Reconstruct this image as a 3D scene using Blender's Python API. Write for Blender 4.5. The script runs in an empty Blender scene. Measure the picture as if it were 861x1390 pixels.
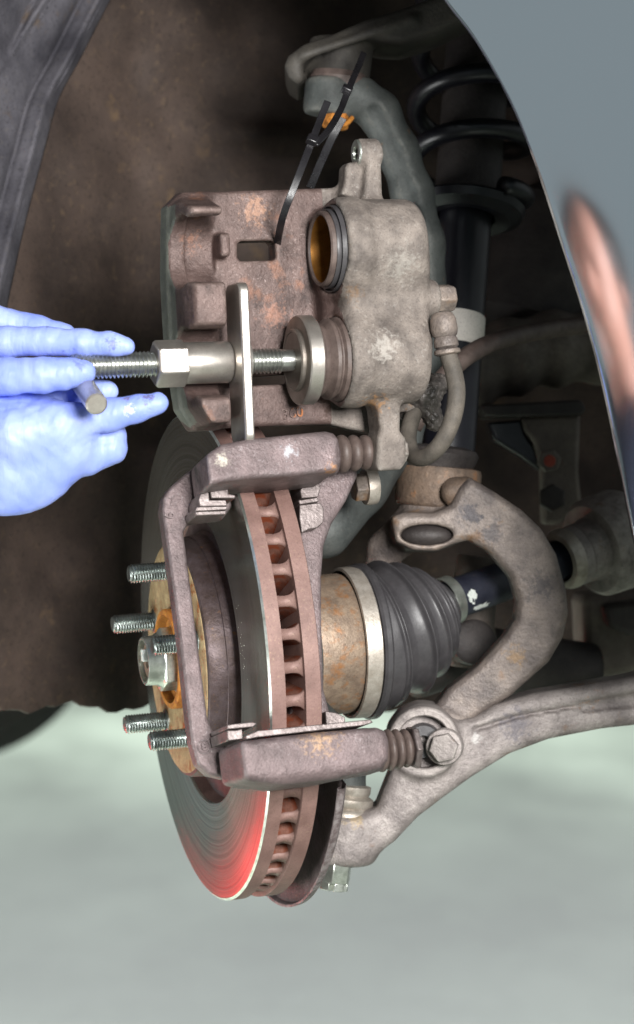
import bpy, math, random
import numpy as np
from mathutils import Matrix, Vector

random.seed(7)
rng = np.random.default_rng(7)
scene = bpy.context.scene
col = scene.collection

# ------------------------------------------------------------------ camera
# all lengths below are millimetres; MM turns them into Blender metres
MM = 0.001
S, DIST = 0.46, 1600.0           # mm per photo pixel at the wheel, camera distance
FSTOP = 7.5
cam_data = bpy.data.cameras.new("camera")
cam = bpy.data.objects.new("camera", cam_data)
col.objects.link(cam)
cam.location = (0, -DIST * MM, 0)
cam.rotation_euler = (math.radians(90), 0, 0)
cam_data.sensor_fit = 'VERTICAL'
cam_data.sensor_height = 36.0
cam_data.lens = 36.0 * DIST / (1390 * S)
cam_data.clip_start = 0.05
cam_data.clip_end = 200
cam_data.dof.use_dof = True
cam_data.dof.focus_distance = (DIST - 80) * MM
cam_data.dof.aperture_fstop = FSTOP
cam_data.dof.aperture_blades = 9
scene.camera = cam

# ------------------------------------------------------------------ world and lamps
world = bpy.data.worlds.new("World")
scene.world = world
world.use_nodes = True
bg = world.node_tree.nodes["Background"]
bg.inputs[0].default_value = (0.85, 0.93, 0.95, 1)
bg.inputs[1].default_value = 0.30


def area(name, loc, target, size, power, color, spread=None):
    l = bpy.data.lights.new(name, 'AREA')
    l.shape = 'RECTANGLE'
    l.size, l.size_y = size
    l.energy = power
    l.color = color
    o = bpy.data.objects.new(name, l)
    col.objects.link(o)
    o.location = Vector(loc) * MM
    o.rotation_euler = (Vector(target) - Vector(loc)).to_track_quat('-Z', 'Y').to_euler()
    if spread: l.spread = math.radians(spread)
    return o


area("softbox_key", (500, -1820, 300), (-20, -60, -40), (0.5, 0.5), 68, (1.0, 0.985, 0.965))
area("softbox_fill", (-1250, -420, -640), (-100, 0, -60), (0.8, 0.6), 17, (0.98, 1.0, 0.99))
area("chest_fill", (-1150, -350, 1250), (-950, 900, -650), (0.5, 0.3), 52, (0.95, 1.0, 0.99), 50)  # added lamp out of view, brightens the red chest mirrored in the disc
area("floor_fill", (600, 9500, 2300), (600, 9500, -900), (6.0, 3.0), 560, (0.95, 1.0, 0.99))  # added lamp out of view, brightens the far floor

scene.view_settings.view_transform = 'Standard'
scene.view_settings.look = 'None'
scene.view_settings.exposure = 0.0
scene.view_settings.gamma = 1.0
scene.render.engine = 'CYCLES'
scene.cycles.use_denoising = True
scene.cycles.max_bounces = 8
scene.cycles.caustics_reflective = False
scene.cycles.caustics_refractive = False


# ------------------------------------------------------------------ coordinates
def P(px, py, d=0.0):
    k = S * (DIST + d) / DIST
    return np.array([(px - 430.5) * k, d, -(py - 695) * k])


def proj(p):
    k = DIST / (DIST + p[1])
    return 430.5 + p[0] * k / S, 695 - p[2] * k / S


def nrm(v):
    v = np.asarray(v, float)
    return v / np.linalg.norm(v)


class Frame:
    """local axes: a along an axle or bore, b away from the viewer, u up"""
    def __init__(self, O, a, roll=0.0):
        a = nrm(a)
        u = nrm(np.array([0, 0, 1.0]) - a * a[2])
        b = np.cross(u, a)
        if roll:
            c, s = math.cos(roll), math.sin(roll)
            b, u = c * b - s * u, s * b + c * u
        self.O, self.R = np.asarray(O, float), np.stack([a, b, u], 1)

    def w(self, p):
        return self.O + np.asarray(p, float) @ self.R.T

    def l(self, p):
        return (np.asarray(p, float) - self.O) @ self.R

    def hit(self, px, py, axis, val):
        C = np.array([0, -DIST, 0.0])
        lc, lr = self.l(C), (P(px, py) - C) @ self.R
        return lc + lr * ((val - lc[axis]) / lr[axis])

    def px(self, px, py, b=0.0):
        return self.hit(px, py, 1, b)

    def poly(self, pts, b=0.0):
        return [tuple(self.px(x, y, b)[[0, 2]]) for x, y in pts]

    def alo(self, px, b=0.0, u=0.0):
        lo, hi = -400.0, 400.0
        for _ in range(50):
            m = (lo + hi) / 2
            if proj(self.w((m, b, u)))[0] < px:
                lo = m
            else:
                hi = m
        return m

    def matrix(self, scale=1.0):
        m = Matrix.Identity(4)
        for i in range(3):
            for j in range(3):
                m[i][j] = self.R[i, j]
            m[i][3] = self.O[i] * MM
        return m


CF = Frame((0, 0, 0), (1, 0, 0))
W = Frame((-73.2, 0, -90.0), (0.9517, 0.2991, 0.0700))                 # wheel
B = Frame(W.O, (0.9517, 0.2991, 0.0700), math.radians(11))             # bracket
K = Frame(P(400, 489, -115), (0.944, 0.326, 0.045))                    # caliper and tool

# ------------------------------------------------------------------ object helpers
def tag(o, label=None, cat=None, group=None, kind=None):
    if label: o["label"] = label
    if cat: o["category"] = cat
    if group: o["group"] = group
    if kind: o["kind"] = kind
    return o


def thing(name, loc, label, cat, group=None):
    o = bpy.data.objects.new(name, None)
    o.empty_display_size = 0.02
    col.objects.link(o)
    o.location = Vector([float(c) * MM for c in loc])
    return tag(o, label, cat, group)


def origin(o):
    v = Vector((0, 0, 0))
    while o:
        v = v + o.location
        o = o.parent
    return v


def finish(me, sharp=None):
    me.shade_smooth()
    if sharp:
        me.set_sharp_from_angle(angle=math.radians(sharp))


def build(name, vf, mat, parent=None, sharp=35, bevel=0.0, label=None, raw=False):
    v, f = vf
    v = np.asarray(v, float) * MM
    if parent is not None and not raw:
        v = v - np.array(origin(parent))
    me = bpy.data.meshes.new(name)
    me.from_pydata(v.tolist(), [], [list(map(int, q)) for q in f])
    me.validate()
    me.update()
    finish(me, sharp)
    me.materials.append(mat)
    o = bpy.data.objects.new(name, me)
    col.objects.link(o)
    if parent is not None:
        o.parent = parent
    if bevel:
        m = o.modifiers.new("bevel", 'BEVEL')
        m.width = bevel * MM
        m.segments = 2
        m.limit_method = 'ANGLE'
        m.angle_limit = math.radians(30)
    if label:
        o["label"] = label
    return o


def joinvf(*parts):
    V, F, n = [], [], 0
    for v, f in parts:
        V += [tuple(p) for p in v]
        F += [tuple(i + n for i in q) for q in f]
        n += len(v)
    return V, F


def basis(d):
    d = nrm(d)
    t = np.array([0, 0, 1.0]) if abs(d[2]) < 0.9 else np.array([1.0, 0, 0])
    x = nrm(np.cross(t, d))
    return x, np.cross(d, x), d


def lathe(p0, d, prof, n=72, closed=False, caps=True, t0=0.0, t1=2 * math.pi):
    """prof: (distance along d, radius)"""
    x, y, d = basis(d)
    full = abs(t1 - t0 - 2 * math.pi) < 1e-6
    m = n if full else n + 1
    V, F = [], []
    for (t, r) in prof:
        for i in range(m):
            th = t0 + (t1 - t0) * i / n
            V.append(p0 + d * t + r * (math.cos(th) * x + math.sin(th) * y))
    rows = len(prof)
    for j in range(rows if closed else rows - 1):
        j2 = (j + 1) % rows
        for i in range(n):
            i2 = (i + 1) % m
            F.append((j * m + i, j * m + i2, j2 * m + i2, j2 * m + i))
    if caps and not closed and full:
        if prof[0][1] > 1e-6: F.append(tuple(range(m))[::-1])
        if prof[-1][1] > 1e-6: F.append(tuple((rows - 1) * m + i for i in range(m)))
    return V, F


def catmull(pts, n):
    """pts: rows of numbers, resampled at n points"""
    p = np.asarray(pts, float)
    q = np.vstack([2 * p[0] - p[1], p, 2 * p[-1] - p[-2]])
    out = []
    segs = len(p) - 1
    for t in np.linspace(0, segs - 1e-9, n):
        i = int(t)
        t = t - i
        a, b, c, d = q[i], q[i + 1], q[i + 2], q[i + 3]
        out.append(0.5 * (2 * b + (c - a) * t + (2 * a - 5 * b + 4 * c - d) * t * t + (3 * b - a - 3 * c + d) * t ** 3))
    return np.array(out)


def sweep(path, rad, n=20, cap=True, flat=(1, 1)):
    path = np.asarray(path, float)
    rad = np.broadcast_to(np.asarray(rad, float), (len(path),))
    T = np.gradient(path, axis=0)
    T /= np.linalg.norm(T, axis=1)[:, None]
    x, y, _ = basis(T[0])
    V, F = [], []
    for i, (p, t, r) in enumerate(zip(path, T, rad)):
        x = nrm(x - t * (x @ t))
        y = np.cross(t, x)
        for k in range(n):
            th = 2 * math.pi * k / n
            V.append(p + r * (flat[0] * math.cos(th) * x + flat[1] * math.sin(th) * y))
    for i in range(len(path) - 1):
        for k in range(n):
            k2 = (k + 1) % n
            F.append((i * n + k, i * n + k2, (i + 1) * n + k2, (i + 1) * n + k))
    if cap:
        F.append(tuple(range(n))[::-1])
        F.append(tuple((len(path) - 1) * n + k for k in range(n)))
    return V, F


def thread(p0, d, length, r, pitch, depth, n=28, per=6):
    x, y, d = basis(d)
    rows = int(length / pitch * per) + 1
    V, F = [], []
    for j in range(rows):
        z = length * j / (rows - 1)
        tap = min(1, 0.8 + 0.2 * (min(z, length - z) / 1.6))
        for i in range(n):
            th = 2 * math.pi * i / n
            ph = (z / pitch - i / n) % 1.0
            rr = (r - depth * (1 - abs(2 * ph - 1)) ** 0.8) * tap
            V.append(p0 + d * z + rr * (math.cos(th) * x + math.sin(th) * y))
    for j in range(rows - 1):
        for i in range(n):
            i2 = (i + 1) % n
            F.append((j * n + i, j * n + i2, (j + 1) * n + i2, (j + 1) * n + i))
    F.append(tuple(range(n))[::-1])
    F.append(tuple((rows - 1) * n + i for i in range(n)))
    return V, F


def hexnut(p0, d, h, r, rot=0.0, chamfer=0.12, sides=6):
    x, y, d = basis(d)
    V, F = [], []
    for t, s in ((0, 1), (h * (1 - chamfer * 1.2), 1), (h, 1 - chamfer)):
        for i in range(sides):
            th = rot + 2 * math.pi * i / sides
            V.append(p0 + d * t + r * s * (math.cos(th) * x + math.sin(th) * y))
    n = sides
    for j in range(2):
        for i in range(n):
            F.append((j * n + i, j * n + (i + 1) % n, (j + 1) * n + (i + 1) % n, (j + 1) * n + i))
    F += [tuple(range(n))[::-1], tuple(2 * n + i for i in range(n))]
    return V, F


def prism(F_, poly, b0, b1):
    """polygon of local (a,u) swept from b0 to b1"""
    n = len(poly)
    V = [F_.w((a, b0, u)) for a, u in poly] + [F_.w((a, b1, u)) for a, u in poly]
    F = [tuple(range(n)), tuple(range(n, 2 * n))[::-1]]
    F += [(i, n + i, n + (i + 1) % n, (i + 1) % n) for i in range(n)]
    return V, F


def strip(path, width_dir, w, t):
    """sheet metal ribbon along path"""
    path = np.asarray(path, float)
    wd = nrm(width_dir)
    T = np.gradient(path, axis=0)
    V, F = [], []
    for p, tt in zip(path, T):
        nn = nrm(np.cross(tt, wd))
        for sa, sb in ((-1, -1), (1, -1), (1, 1), (-1, 1)):
            V.append(p + wd * w / 2 * sa + nn * t / 2 * sb)
    for i in range(len(path) - 1):
        for k in range(4):
            k2 = (k + 1) % 4
            F.append((i * 4 + k, i * 4 + k2, i * 4 + 4 + k2, i * 4 + 4 + k))
    F += [(3, 2, 1, 0), tuple((len(path) - 1) * 4 + k for k in range(4))]
    return V, F


# ------------------------------------------------------------------ solid shapes from distance fields
def smin(a, b, k):
    h = np.clip(0.5 + 0.5 * (b - a) / k, 0, 1)
    return b * (1 - h) + a * h - k * h * (1 - h)


def smax(a, b, k):
    return -smin(-a, -b, k)


def d_poly(x, z, pts):
    pts = np.asarray(pts, np.float32)
    d = None
    s = None
    n = len(pts)
    for i in range(n):
        a, b = pts[i], pts[i - 1]
        ex, ez = b - a
        wx, wz = x - a[0], z - a[1]
        t = np.clip((wx * ex + wz * ez) / (ex * ex + ez * ez + 1e-9), 0, 1)
        dd = (wx - ex * t) ** 2 + (wz - ez * t) ** 2
        c1, c2, c3 = (z >= a[1]), (z < b[1]), (ex * wz > ez * wx)
        flip = np.where((c1 & c2 & c3) | (~c1 & ~c2 & ~c3), -1.0, 1.0)
        d = dd if d is None else np.minimum(d, dd)
        s = flip if s is None else s * flip
    return s * np.sqrt(d)


def d_ext(d2, c, c0, c1, r=0.0):
    h = np.abs(c - (c0 + c1) / 2) - abs(c1 - c0) / 2
    w0, w1 = d2 + r, h + r
    return np.minimum(np.maximum(w0, w1), 0) + np.sqrt(np.maximum(w0, 0) ** 2 + np.maximum(w1, 0) ** 2) - r


def d_cap(x, y, z, p, q, r0, r1=None):
    r1 = r0 if r1 is None else r1
    p, q = np.asarray(p, float), np.asarray(q, float)
    e = q - p
    t = np.clip(((x - p[0]) * e[0] + (y - p[1]) * e[1] + (z - p[2]) * e[2]) / (e @ e + 1e-9), 0, 1)
    return np.sqrt((x - p[0] - e[0] * t) ** 2 + (y - p[1] - e[1] * t) ** 2 + (z - p[2] - e[2] * t) ** 2) - (r0 + (r1 - r0) * t)


def d_chain(x, y, z, pts, rad, k=4.0):
    d = None
    for i in range(len(pts) - 1):
        c = d_cap(x, y, z, pts[i], pts[i + 1], rad[i], rad[i + 1])
        d = c if d is None else smin(d, c, k)
    return d


def d_cyl(x, y, z, p, d, h0, h1, r, rnd=0.0):
    d = nrm(d)
    p = np.asarray(p, float)
    t = (x - p[0]) * d[0] + (y - p[1]) * d[1] + (z - p[2]) * d[2]
    q = np.sqrt(np.maximum((x - p[0]) ** 2 + (y - p[1]) ** 2 + (z - p[2]) ** 2 - t * t, 0)) - r
    return d_ext(q, t, h0, h1, rnd)


def d_box(x, y, z, lo, hi, r=0.0):
    lo, hi = np.asarray(lo, float), np.asarray(hi, float)
    c, h = (lo + hi) / 2, (hi - lo) / 2 - r
    qx, qy, qz = np.abs(x - c[0]) - h[0], np.abs(y - c[1]) - h[1], np.abs(z - c[2]) - h[2]
    return np.sqrt(np.maximum(qx, 0) ** 2 + np.maximum(qy, 0) ** 2 + np.maximum(qz, 0) ** 2) + \
        np.minimum(np.maximum(qx, np.maximum(qy, qz)), 0) - r


def d_ell(x, y, z, c, r):
    k0 = np.sqrt(((x - c[0]) / r[0]) ** 2 + ((y - c[1]) / r[1]) ** 2 + ((z - c[2]) / r[2]) ** 2)
    k1 = np.sqrt(((x - c[0]) / r[0] ** 2) ** 2 + ((y - c[1]) / r[1] ** 2) ** 2 + ((z - c[2]) / r[2] ** 2) ** 2)
    return k0 * (k0 - 1) / np.maximum(k1, 1e-6)


def solid(fn, lo, hi, h, frame=CF, relax=1):
    """surface nets of the distance field fn(x,y,z) inside the box lo..hi"""
    lo, hi = np.asarray(lo, float), np.asarray(hi, float)
    n = np.maximum(((hi - lo) / h).astype(int) + 1, 3)
    ax = [(lo[i] + h * np.arange(n[i])).astype(np.float32) for i in range(3)]
    X, Y, Z = ax[0][:, None, None], ax[1][None, :, None], ax[2][None, None, :]
    V = np.broadcast_to(fn(X, Y, Z), tuple(n)).astype(np.float32).copy()
    V[0], V[-1] = np.maximum(V[0], .01), np.maximum(V[-1], .01)
    V[:, 0], V[:, -1] = np.maximum(V[:, 0], .01), np.maximum(V[:, -1], .01)
    V[:, :, 0], V[:, :, -1] = np.maximum(V[:, :, 0], .01), np.maximum(V[:, :, -1], .01)
    ins = V < 0
    c = np.zeros(tuple(n - 1), np.int8)
    for i in (0, 1):
        for j in (0, 1):
            for k in (0, 1):
                c += ins[i:n[0] - 1 + i, j:n[1] - 1 + j, k:n[2] - 1 + k]
    act = np.argwhere((c > 0) & (c < 8))
    idx = np.full(tuple(n - 1), -1, np.int64)
    idx[act[:, 0], act[:, 1], act[:, 2]] = np.arange(len(act))
    acc = np.zeros((len(act), 3))
    cnt = np.zeros(len(act))
    offs = [(i, j, k) for i in (0, 1) for j in (0, 1) for k in (0, 1)]
    val = {o: V[act[:, 0] + o[0], act[:, 1] + o[1], act[:, 2] + o[2]] for o in offs}
    for o in offs:
        for axis in range(3):
            if o[axis] == 0:
                q = list(o); q[axis] = 1; q = tuple(q)
                v0, v1 = val[o], val[q]
                m = (v0 < 0) != (v1 < 0)
                t = np.where(m, v0 / np.where(np.abs(v0 - v1) < 1e-9, 1, v0 - v1), 0)
                pt = np.array(o, float)[None] + np.zeros((len(act), 3))
                pt[:, axis] = t
                acc[m] += pt[m]
                cnt[m] += 1
    vert = (act + acc / cnt[:, None]) * h + lo
    quads = []
    for axis in range(3):
        s0 = [slice(None)] * 3
        s1 = [slice(None)] * 3
        s0[axis], s1[axis] = slice(0, -1), slice(1, None)
        e = np.argwhere(ins[tuple(s0)] != ins[tuple(s1)])
        u, w = [(1, 2), (2, 0), (0, 1)][axis]
        ok = (e[:, u] > 0) & (e[:, w] > 0) & (e[:, u] < n[u] - 1) & (e[:, w] < n[w] - 1)
        e = e[ok]
        du, dw = np.eye(3, dtype=int)[u], np.eye(3, dtype=int)[w]
        q = np.stack([idx[tuple((e - a * du - b_ * dw).T)] for a, b_ in ((1, 1), (0, 1), (0, 0), (1, 0))], 1)
        sgn = ins[e[:, 0], e[:, 1], e[:, 2]]
        q[~sgn] = q[~sgn][:, ::-1]
        quads.append(q)
    quads = np.concatenate(quads)
    for _ in range(relax):
        a_ = np.zeros_like(vert); k_ = np.zeros(len(vert))
        for s in range(4):
            np.add.at(a_, quads[:, s], vert[quads[:, (s + 1) % 4]] + vert[quads[:, s - 1]])
            np.add.at(k_, quads[:, s], 2)
        vert = 0.5 * vert + 0.5 * a_ / np.maximum(k_, 1)[:, None]
    return frame.w(vert), quads


# ------------------------------------------------------------------ materials
def lin(*c):
    return tuple((v / 255 / 12.92) if v / 255 <= 0.04045 else ((v / 255 + 0.055) / 1.055) ** 2.4 for v in c) + (1.0,)


def mat_new(name):
    m = bpy.data.materials.new(name)
    m.use_nodes = True
    nt = m.node_tree
    return m, nt, nt.nodes["Principled BSDF"]


def surf(name, c1, c2, lam=12.0, rough=0.6, metal=0.0, bump=0.25, grain=0.7, speck=None, speck_amt=0.35,
         rust=None, rust_lam=14.0, rust_at=0.6, rust_soft=0.08, rvar=0.12, coat=0.0, stretch=None, spec=0.5, bump_lam=3.0, stain=0.0, wear=None):
    """blotchy surface: two colours at wavelength lam (mm), fine grain, optional specks and rust patches"""
    m, nt, bs = mat_new(name)
    N, L = nt.nodes, nt.links
    tc = N.new('ShaderNodeTexCoord')
    mp = N.new('ShaderNodeMapping')
    if stretch: mp.inputs['Scale'].default_value = stretch
    L.new(tc.outputs['Object'], mp.inputs[0])

    def noise(l, det=5, rgh=0.6):
        n = N.new('ShaderNodeTexNoise')
        n.inputs['Scale'].default_value = 1000.0 / l
        n.inputs['Detail'].default_value = det
        n.inputs['Roughness'].default_value = rgh
        L.new(mp.outputs[0], n.inputs['Vector'])
        return n.outputs[0]

    def ramp(fac, p0, p1, a=(0, 0, 0, 1), b=(1, 1, 1, 1)):
        r = N.new('ShaderNodeValToRGB')
        r.color_ramp.elements[0].position = p0
        r.color_ramp.elements[1].position = p1
        r.color_ramp.elements[0].color = a
        r.color_ramp.elements[1].color = b
        L.new(fac, r.inputs[0])
        return r.outputs[0]

    def mix(fac, a, b):
        x = N.new('ShaderNodeMix')
        x.data_type = 'RGBA'
        for s, v in ((0, fac), (6, a), (7, b)):
            if hasattr(v, 'node'): L.new(v, x.inputs[s])
            else: x.inputs[s].default_value = v
        return x.outputs[2]

    big = noise(lam)
    c = ramp(big, 0.33, 0.68, c1, c2)
    fine = noise(grain, 3, 0.7)
    dk = tuple(v * 0.45 for v in c1[:3]) + (1,)
    c = mix(ramp(fine, 0.30, 0.46, (0.55, 0.55, 0.55, 1), (0, 0, 0, 1)), c, dk)
    if speck:
        sp = noise(grain * 2.2, 6, 0.75)
        f = N.new('ShaderNodeMath'); f.operation = 'MULTIPLY'
        L.new(ramp(sp, 0.55, 0.68), f.inputs[0])
        L.new(ramp(noise(lam * 2.1, 5, 0.65), 0.40, 0.66, (0.08 * speck_amt,) * 3 + (1,), (speck_amt,) * 3 + (1,)), f.inputs[1])
        c = mix(f.outputs[0], c, speck)
    st = ramp(noise(lam * 1.7, 7, 0.7), 0.54, 0.70, (0, 0, 0, 1), (stain, stain, stain, 1))
    c = mix(st, c, tuple(v * 0.30 for v in c1[:3]) + (1,))
    if wear:
        gm = N.new('ShaderNodeNewGeometry')
        w0 = N.new('ShaderNodeMath'); w0.operation = 'MULTIPLY'
        L.new(ramp(gm.outputs['Pointiness'], 0.51, 0.60), w0.inputs[0])
        L.new(ramp(noise(lam * .35, 6, 0.7), 0.38, 0.60, (0, 0, 0, 1), (.8, .8, .8, 1)), w0.inputs[1])
        c = mix(w0.outputs[0], c, wear)
    if rust:
        rm = ramp(noise(rust_lam, 8, 0.65), rust_at, rust_at + rust_soft)
        c = mix(rm, c, rust)
    L.new(c, bs.inputs['Base Color'])
    mr = N.new('ShaderNodeMapRange')
    L.new(noise(lam * 0.6), mr.inputs[0])
    mr.inputs[3].default_value = max(0.04, rough - rvar)
    mr.inputs[4].default_value = min(1, rough + rvar)
    L.new(mr.outputs[0], bs.inputs['Roughness'])
    bs.inputs['Metallic'].default_value = metal
    bs.inputs['Specular IOR Level'].default_value = spec
    if coat:
        bs.inputs['Coat Weight'].default_value = coat
        bs.inputs['Coat Roughness'].default_value = 0.1
    if bump:
        a = N.new('ShaderNodeMath'); a.operation = 'ADD'
        b2 = N.new('ShaderNodeMath'); b2.operation = 'MULTIPLY'
        L.new(noise(grain * 1.6, 4, 0.7), b2.inputs[0]); b2.inputs[1].default_value = 0.5
        L.new(b2.outputs[0], a.inputs[0]); L.new(noise(bump_lam, 4), a.inputs[1])
        bp = N.new('ShaderNodeBump')
        bp.inputs['Strength'].default_value = min(1.0, bump)
        bp.inputs['Distance'].default_value = 0.0007
        L.new(a.outputs[0], bp.inputs['Height'])
        L.new(bp.outputs[0], bs.inputs['Normal'])
    return m


M = {}
M['iron'] = surf('mauve_cast_iron', lin(80, 64, 60), lin(112, 93, 88), 16, 0.55, 0.3, 0.9, 1.0, lin(190, 172, 166), 0.5,
                 rust=lin(150, 104, 80), rust_lam=30, rust_at=0.60, rust_soft=0.16, stain=0.7, wear=lin(168, 150, 142))
M['bracket'] = surf('bracket_iron', lin(88, 76, 76), lin(124, 108, 108), 18, 0.5, 0.35, 0.85, 0.9, lin(196, 188, 190), 0.5,
                    rust=lin(150, 120, 96), rust_lam=20, rust_at=0.70, rust_soft=0.1, stain=0.6, wear=lin(176, 166, 166))
M['housing'] = surf('weathered_housing', lin(97, 89, 84), lin(141, 131, 123), 13, 0.7, 0.15, 1.0, 1.2, lin(196, 192, 186), 0.45,
                    rust=lin(150, 116, 84), rust_lam=22, rust_at=0.665, rust_soft=0.12, stain=0.45, wear=lin(186, 180, 172))
M['outer_face'] = surf('grey_green_face', lin(96, 98, 90), lin(124, 126, 116), 12, 0.6, 0.2, 0.5, 0.8, lin(168, 170, 160), 0.35)
M['rotor_edge'] = surf('rotor_edge', lin(122, 94, 87), lin(148, 118, 110), 22, 0.6, 0.15, 0.35, 0.8, lin(196, 170, 140), 0.4, stain=0.3)
M['vane'] = surf('rusty_vane', lin(96, 58, 44), lin(128, 86, 72), 5, 0.75, 0.1, 0.6, 0.7, lin(176, 96, 52), 0.5,
                 rust=lin(116, 52, 24), rust_lam=9, rust_at=0.46, rust_soft=0.12)
M['hat'] = surf('hat_side', lin(66, 52, 48), lin(92, 80, 82), 12, 0.5, 0.5, 0.4, 0.9, lin(140, 112, 76), 0.4,
                rust=lin(118, 84, 52), rust_lam=8, rust_at=0.63)
M['flange'] = surf('rusty_flange', lin(146, 122, 88), lin(184, 162, 122), 8, 0.6, 0.25, 0.6, 1.0, lin(206, 190, 152), 0.4,
                   rust=lin(138, 80, 32), rust_lam=13, rust_at=0.55, rust_soft=0.1, stain=0.4)
M['orange_rust'] = surf('orange_rust', lin(150, 88, 30), lin(196, 130, 46), 5, 0.8, 0.0, 0.8, 0.7, lin(224, 164, 70), 0.5)
M['zinc'] = surf('zinc_steel', lin(176, 182, 172), lin(226, 230, 222), 8, 0.32, 0.85, 0.2, 0.5)
M['stud'] = surf('stud_steel', lin(118, 124, 122), lin(176, 184, 180), 9, 0.33, 0.9, 0.15, 0.5, rust=lin(70, 66, 62), rust_lam=11, rust_at=0.6)
M['tool'] = surf('satin_steel', lin(186, 178, 170), lin(206, 200, 192), 12, 0.36, 0.85, 0.12, 0.5, rvar=0.08)
M['tool_face_shaded'] = surf('satin_steel_shaded', lin(126, 118, 110), lin(146, 138, 130), 12, 0.45, 0.8, 0.12, 0.5)  # darker copy of the satin steel, carries the shade of the disc's left side
M['tool_thread'] = surf('thread_steel', lin(160, 162, 158), lin(196, 198, 192), 10, 0.3, 0.9, 0.1, 0.5)
M['clip'] = surf('stainless_clip', lin(92, 82, 80), lin(128, 118, 116), 7, 0.4, 0.45, 0.35, 1.2, lin(176, 170, 168), 0.4)
M['rubber'] = surf('black_rubber', lin(58, 56, 58), lin(72, 70, 72), 14, 0.42, 0.0, 0.15, 0.8, lin(110, 104, 100), 0.18, spec=0.55)
M['boot_brown'] = surf('brown_rubber', lin(74, 62, 58), lin(104, 90, 84), 10, 0.55, 0.0, 0.25, 0.7)
M['hose'] = surf('hose_rubber', lin(72, 67, 61), lin(98, 91, 83), 9, 0.7, 0.0, 0.4, 0.7, lin(140, 132, 120), 0.3)
M['plastic'] = surf('black_nylon', lin(22, 21, 23), lin(36, 35, 38), 20, 0.28, 0.0, 0.08, 0.8)
M['piston'] = surf('gold_piston', lin(150, 98, 44), lin(196, 140, 70), 14, 0.34, 0.7, 0.15, 0.6)
M['cv_rust'] = surf('cv_rust', lin(122, 104, 90), lin(162, 142, 122), 10, 0.5, 0.35, 0.6, 1.0, lin(190, 178, 164), 0.45,
                    rust=lin(156, 106, 62), rust_lam=7, rust_at=0.52, rust_soft=0.2, stain=0.4)
M['clamp'] = surf('clamp_band', lin(168, 158, 146), lin(200, 192, 182), 7, 0.45, 0.55, 0.3, 0.7, lin(126, 112, 98), 0.4, stain=0.4)
M['shaft'] = surf('painted_shaft', lin(38, 40, 52), lin(58, 60, 72), 14, 0.4, 0.1, 0.25, 0.8, rust=lin(92, 80, 74), rust_lam=12, rust_at=0.66)
M['white_paint'] = surf('white_paint_dab', lin(206, 214, 206), lin(230, 234, 228), 8, 0.5, 0, 0.2, 0.8)
M['arm'] = surf('control_arm', lin(118, 110, 108), lin(168, 159, 155), 20, 0.55, 0.25, 1.0, 1.2, lin(200, 194, 188), 0.5,
                rust=lin(120, 92, 72), rust_lam=24, rust_at=0.62, rust_soft=0.12, stain=0.6, wear=lin(190, 182, 176))
M['fork'] = surf('damper_fork', lin(92, 84, 82), lin(142, 130, 122), 22, 0.5, 0.25, 1.0, 1.2, lin(170, 158, 146), 0.5,
                 rust=lin(124, 92, 62), rust_lam=22, rust_at=0.6, rust_soft=0.12, stain=0.7, wear=lin(166, 150, 136))
M['fork_rust'] = surf('rusty_collar', lin(92, 78, 68), lin(128, 108, 92), 12, 0.6, 0.2, 1.0, 1.2, lin(168, 150, 130), 0.5,
                      rust=lin(150, 102, 62), rust_lam=12, rust_at=0.60, rust_soft=0.12, stain=0.7)
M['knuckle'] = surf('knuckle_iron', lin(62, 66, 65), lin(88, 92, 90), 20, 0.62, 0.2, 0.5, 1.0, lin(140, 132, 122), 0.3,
                    rust=lin(112, 84, 60), rust_lam=16, rust_at=0.64, stain=0.6, wear=lin(150, 146, 136))  # iron tone lowered as a whole, in place of light falling off upward
M['dark_steel'] = surf('dark_chassis', lin(40, 36, 36), lin(66, 60, 58), 25, 0.6, 0.2, 0.5, 1.2, lin(96, 90, 84), 0.3)
M['dirty_grey'] = surf('dirty_grey', lin(92, 84, 78), lin(124, 114, 106), 22, 0.65, 0.1, 0.5, 1.2, lin(150, 142, 134), 0.3, stain=0.6)
M['upper_arm'] = surf('upper_arm_steel', lin(48, 45, 42), lin(72, 68, 62), 22, 0.65, 0.1, 0.5, 1.2, lin(116, 108, 96), 0.3)  # whole colour set darker to stand in for the dim light up here
M['navy'] = surf('navy_damper', lin(17, 17, 23), lin(27, 27, 34), 30, 0.35, 0.0, 0.1, 1.0)
M['liner'] = surf('brown_liner', lin(52, 43, 39), lin(80, 67, 60), 60, 0.72, 0.0, 0.5, 3.0, lin(120, 100, 76), 0.45,
                  rust=lin(116, 94, 68), rust_lam=55, rust_at=0.62, rust_soft=0.16, spec=0.35, bump_lam=14, stain=0.5)
M['felt'] = surf('grey_felt', lin(60, 59, 65), lin(100, 98, 104), 40, 0.9, 0.0, 0.8, 2.4, lin(112, 106, 100), 0.35,
                 rust=lin(94, 80, 66), rust_lam=38, rust_at=0.6, rust_soft=0.14, spec=0.2, bump_lam=9)
M['tyre'] = surf('tyre_rubber', lin(38, 37, 36), lin(52, 50, 48), 60, 0.85, 0.0, 0.4, 3.0)
M['label'] = surf('white_sleeve', lin(222, 216, 208), lin(238, 232, 224), 14, 0.6, 0.0, 0.2, 1.0)
M['grime'] = surf('greasy_clump', lin(50, 46, 44), lin(96, 90, 86), 6, 0.35, 0.1, 1.0, 1.4, lin(176, 170, 166), 0.5)
M['overall'] = surf('navy_cloth', lin(24, 26, 42), lin(34, 36, 54), 40, 0.9, 0.0, 0.5, 1.0)
M['skin'] = surf('skin', lin(214, 150, 130), lin(226, 164, 144), 40, 0.5, 0.0, 0.1, 1.0)
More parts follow.
